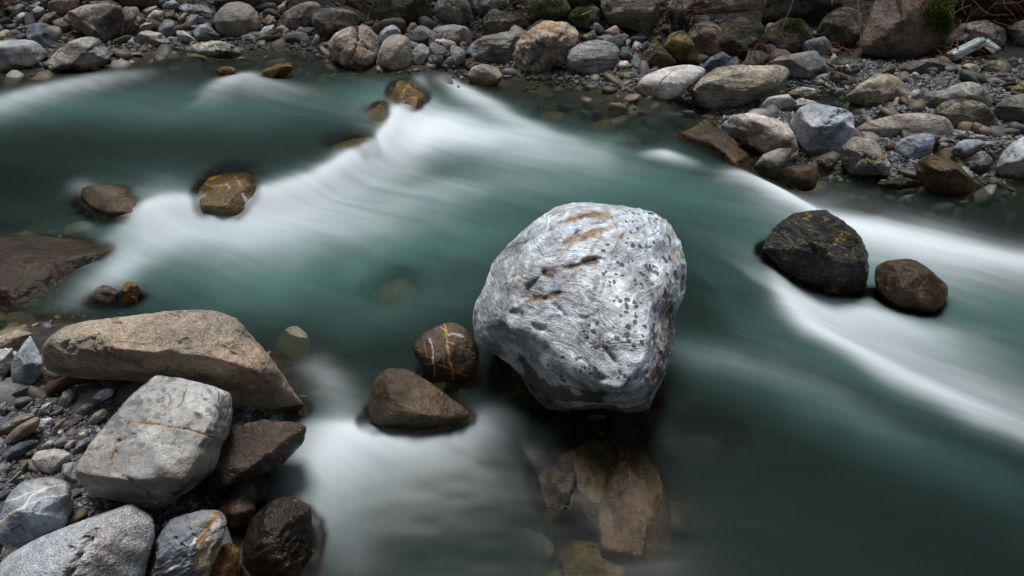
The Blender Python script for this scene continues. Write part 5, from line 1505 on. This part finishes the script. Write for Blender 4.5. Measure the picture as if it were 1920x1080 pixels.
# ------------------------------------------------------------------ water
ny, nx = 460, 700
yy = np.concatenate([np.linspace(-3, 0.55, 12), np.geomspace(0.6, 13.0, ny)])
tt = np.linspace(-1, 1, nx); tt = np.sign(tt) * (np.abs(tt) * .62 + np.abs(tt) ** 6 * 3.0)
Tt, Yw = np.meshgrid(tt, yy)
Xw = Tt * (np.maximum(Yw, 0.2) * 1.0 + 1.9)
shape = Xw.shape
Zw = level(Xw, Yw)

# how deep the river is over bed and rocks, from the modelled heights
B = terrain(Xw, Yw, True)
Hm = HW.copy()
for _ in range(2):
    a = Hm
    m = np.maximum.reduce([np.roll(a, 1, 0), np.roll(a, -1, 0), np.roll(a, 1, 1), np.roll(a, -1, 1)])
    Hm = np.where(a < -8, m, a)
fi = (Yw - GH['y0']) / GH['c']; fj = (Xw - GH['x0']) / GH['c']
ok = (fi >= 0) & (fi < GH['ny'] - 1.01) & (fj >= 0) & (fj < GH['nx'] - 1.01)
ii = np.clip(fi.astype(int), 0, GH['ny'] - 2); jj = np.clip(fj.astype(int), 0, GH['nx'] - 2)
Hr = np.maximum.reduce([Hm[ii, jj], Hm[ii + 1, jj], Hm[ii, jj + 1], Hm[ii + 1, jj + 1]])
top = np.where(ok & (Hr > -8), np.maximum(Hr, B), B)
depth = np.clip(Zw - top, 0, 1)


def blur(a, n):
    for _ in range(n):
        a = (a + np.roll(a, 1, 0) + np.roll(a, -1, 0)) / 3
        a = (a + np.roll(a, 1, 1) + np.roll(a, -1, 1)) / 3
    return a


depth = blur(depth, 2)


def stroke(s, left, right, inten, warp=0.0, sharp=2.0):
    """soft band along a line on the water: 'left'/'right' widths in metres, inten per point"""
    pts = P2(s)
    Lw = smooth_line([list(at_z(a, b, 0)[:2]) + [w] for (a, b), w in zip(pts, inten)], 4)
    x, y = Xw.ravel(), Yw.ravel()
    if warp:
        q = np.stack([x, y, 0 * x], -1)
        x = x + warp * fbm(q * 2.2, 3, 71); y = y + warp * fbm(q * 2.2 + 9, 3, 72)
    d, par = polydist(x, y, Lw)
    w = np.interp(par, np.arange(len(Lw)), Lw[:, 2])
    sg = np.where(d > 0, left, right)
    # distance past the ends fades equally on both sides
    return (w * np.exp(-(np.abs(d) / sg) ** sharp)).reshape(shape)


def union(*a):
    r = np.ones(shape)
    for k in a: r = r * (1 - np.clip(k, 0, 1))
    return 1 - r


# foam (white water) and milk (pale suspended glacier flour stirred up by the rapids)
foam = union(
    stroke("800,160 748,228 705,292 610,350 540,378 470,392 330,412 255,430", .08, .05, [.1, .8, .85, .72, .7, .72, .7, .55], .05),
    stroke("780,215 760,262 690,318 560,385 400,420 280,445", .30, .12, [.4, .72, .55, .5, .5, .4], .12),
    stroke("770,240 860,250 960,265 1080,290 1180,310", .26, .26, [.7, .75, .5, .25, .05], .12),
    stroke("300,430 450,440 620,420 800,375 950,340 1100,330", .28, .28, [.3, .32, .3, .24, .12, .02], .15),
    stroke("812,143 860,165 930,205 1010,245 1120,280", .09, .13, [.6, .7, .5, .35, .15], .03),
    stroke("150,372 190,395 250,428", .05, .05, [.1, .5, .7], .02),
    stroke("-60,240 0,225 80,200 160,180 240,168 300,175", .14, .30, [.35, .42, .42, .4, .3, .02], .05),
    stroke("400,200 430,182 470,172 530,190 600,205", .10, .26, [.2, .5, .5, .25, .05], .05),
    stroke("1225,288 1250,290 1285,300 1320,312", .05, .08, [.4, .7, .35, .05], .02),
    stroke("1395,328 1450,345 1520,375 1600,397 1720,425 1850,445 2000,465", .11, .13, [.5, .8, .85, .75, .62, .5, .4], .06),
    stroke("1520,372 1640,408 1780,440 1950,468", .26, .34, [.3, .6, .55, .45], .12),
    stroke("1448,508 1475,560 1530,615 1620,668 1740,725 1900,800 2100,900", .16, .06, [.3, .6, .62, .52, .4, .3, .2], .06),
    stroke("1500,575 1600,630 1750,700 1950,790", .40, .12, [.4, .55, .45, .3], .12),
    stroke("1530,545 1640,562 1740,590 1850,610", .10, .16, [.4, .5, .4, .1], .05),
    stroke("585,815 640,815 700,812 780,815 860,800 940,768 1000,762", .06, .14, [.3, .68, .72, .6, .42, .14, .0], .05),
    stroke("610,850 680,880 760,930 820,1000", .16, .16, [.34, .28, .10, .0], .12),
    stroke("590,860 620,930 640,1020", .12, .10, [.18, .2, .1], .08),
    stroke("240,500 215,520 190,545 170,560", .10, .12, [.4, .4, .3, .2], .05),
    stroke("590,690 620,720 640,760", .09, .09, [.2, .25, .15], .05),
    stroke("1270,668 1380,680 1500,720 1640,790 1760,850", .14, .10, [.04, .08, .06, .03, .0], .08),
)
milk = union(
    stroke("-200,260 0,235 200,225 400,235 560,240 660,245", .42, .45, [.5, .5, .5, .5, .35, .15], .1),
    stroke("250,460 450,465 700,440 950,380 1200,360 1400,420", .6, .55, [.55, .72, .75, .6, .4, .2], .2),
    stroke("760,200 900,240 1100,290 1250,340", .4, .6, [.6, .75, .5, .3], .1),
    stroke("1350,560 1420,620 1560,680 1750,760 1950,850", .45, .10, [.1, .25, .3, .25, .15], .06),
    stroke("1500,400 1700,480 1950,560", .2, .6, [.5, .65, .6], .1),
    stroke("1290,655 1400,690 1560,760 1750,850 1950,960", .16, .20, [.25, .35, .34, .28, .15], .10),
    stroke("560,560 700,600 850,560", .4, .2, [.25, .25, .2], .1),
    stroke("620,850 740,890 820,960", .3, .3, [.3, .22, .08], .1),
)

nz = fbm(np.stack([Xw.ravel() * .9, Yw.ravel() * 1.6, 0 * Xw.ravel()], -1), 3, 90).reshape(shape)
milk = np.clip(milk * (1 + .35 * nz), 0, 1)
near_rock = np.exp(-(depth / .03) ** 2)
foam = foam * (1 - .55 * np.exp(-(depth / .02) ** 2) * np.where(foam > .75, .5, 1))
murk = 1 - np.exp(-np.maximum(depth - .008, 0) / (.15 - .11 * np.clip(milk + foam, 0, 1)))
milk = milk * sstep(0.0, .045, depth)
foam = blur(foam, 1)
ripple = .004 * fbm(np.stack([Xw.ravel() * 2, Yw.ravel() * 5, 0 * Xw.ravel()], -1), 3, 95).reshape(shape)
Zf = Zw + ripple + .03 * foam
# flow-aligned coordinates: along / across the mean current
fa = R_(-28)
wx = Xw + .25 * nz; wy = Yw + .10 * fbm(np.stack([Xw.ravel() * .6, Yw.ravel() * .6, 0 * Xw.ravel() + 4], -1), 2, 97).reshape(shape)
fu = wx * math.cos(fa) + wy * math.sin(fa); fv = -wx * math.sin(fa) + wy * math.cos(fa)
idx = np.arange(Xw.size).reshape(shape)
Fq = np.stack([idx[:-1, :-1], idx[:-1, 1:], idx[1:, 1:], idx[1:, :-1]], -1).reshape(-1, 4)
me = mesh_np('river_water', np.stack([Xw, Yw, Zf], -1).reshape(-1, 3), Fq, water_mat())
ca = me.color_attributes.new("stream", 'FLOAT_COLOR', 'POINT')
ca.data.foreach_set("color", np.stack([foam, milk, murk, np.ones(shape)], -1).astype(np.float32).ravel())
fl = me.attributes.new("flow", 'FLOAT_VECTOR', 'POINT')
fl.data.foreach_set("vector", np.stack([fu, fv, 0 * fu], -1).astype(np.float32).ravel())
tag(obj('river_water', me), kind='structure')
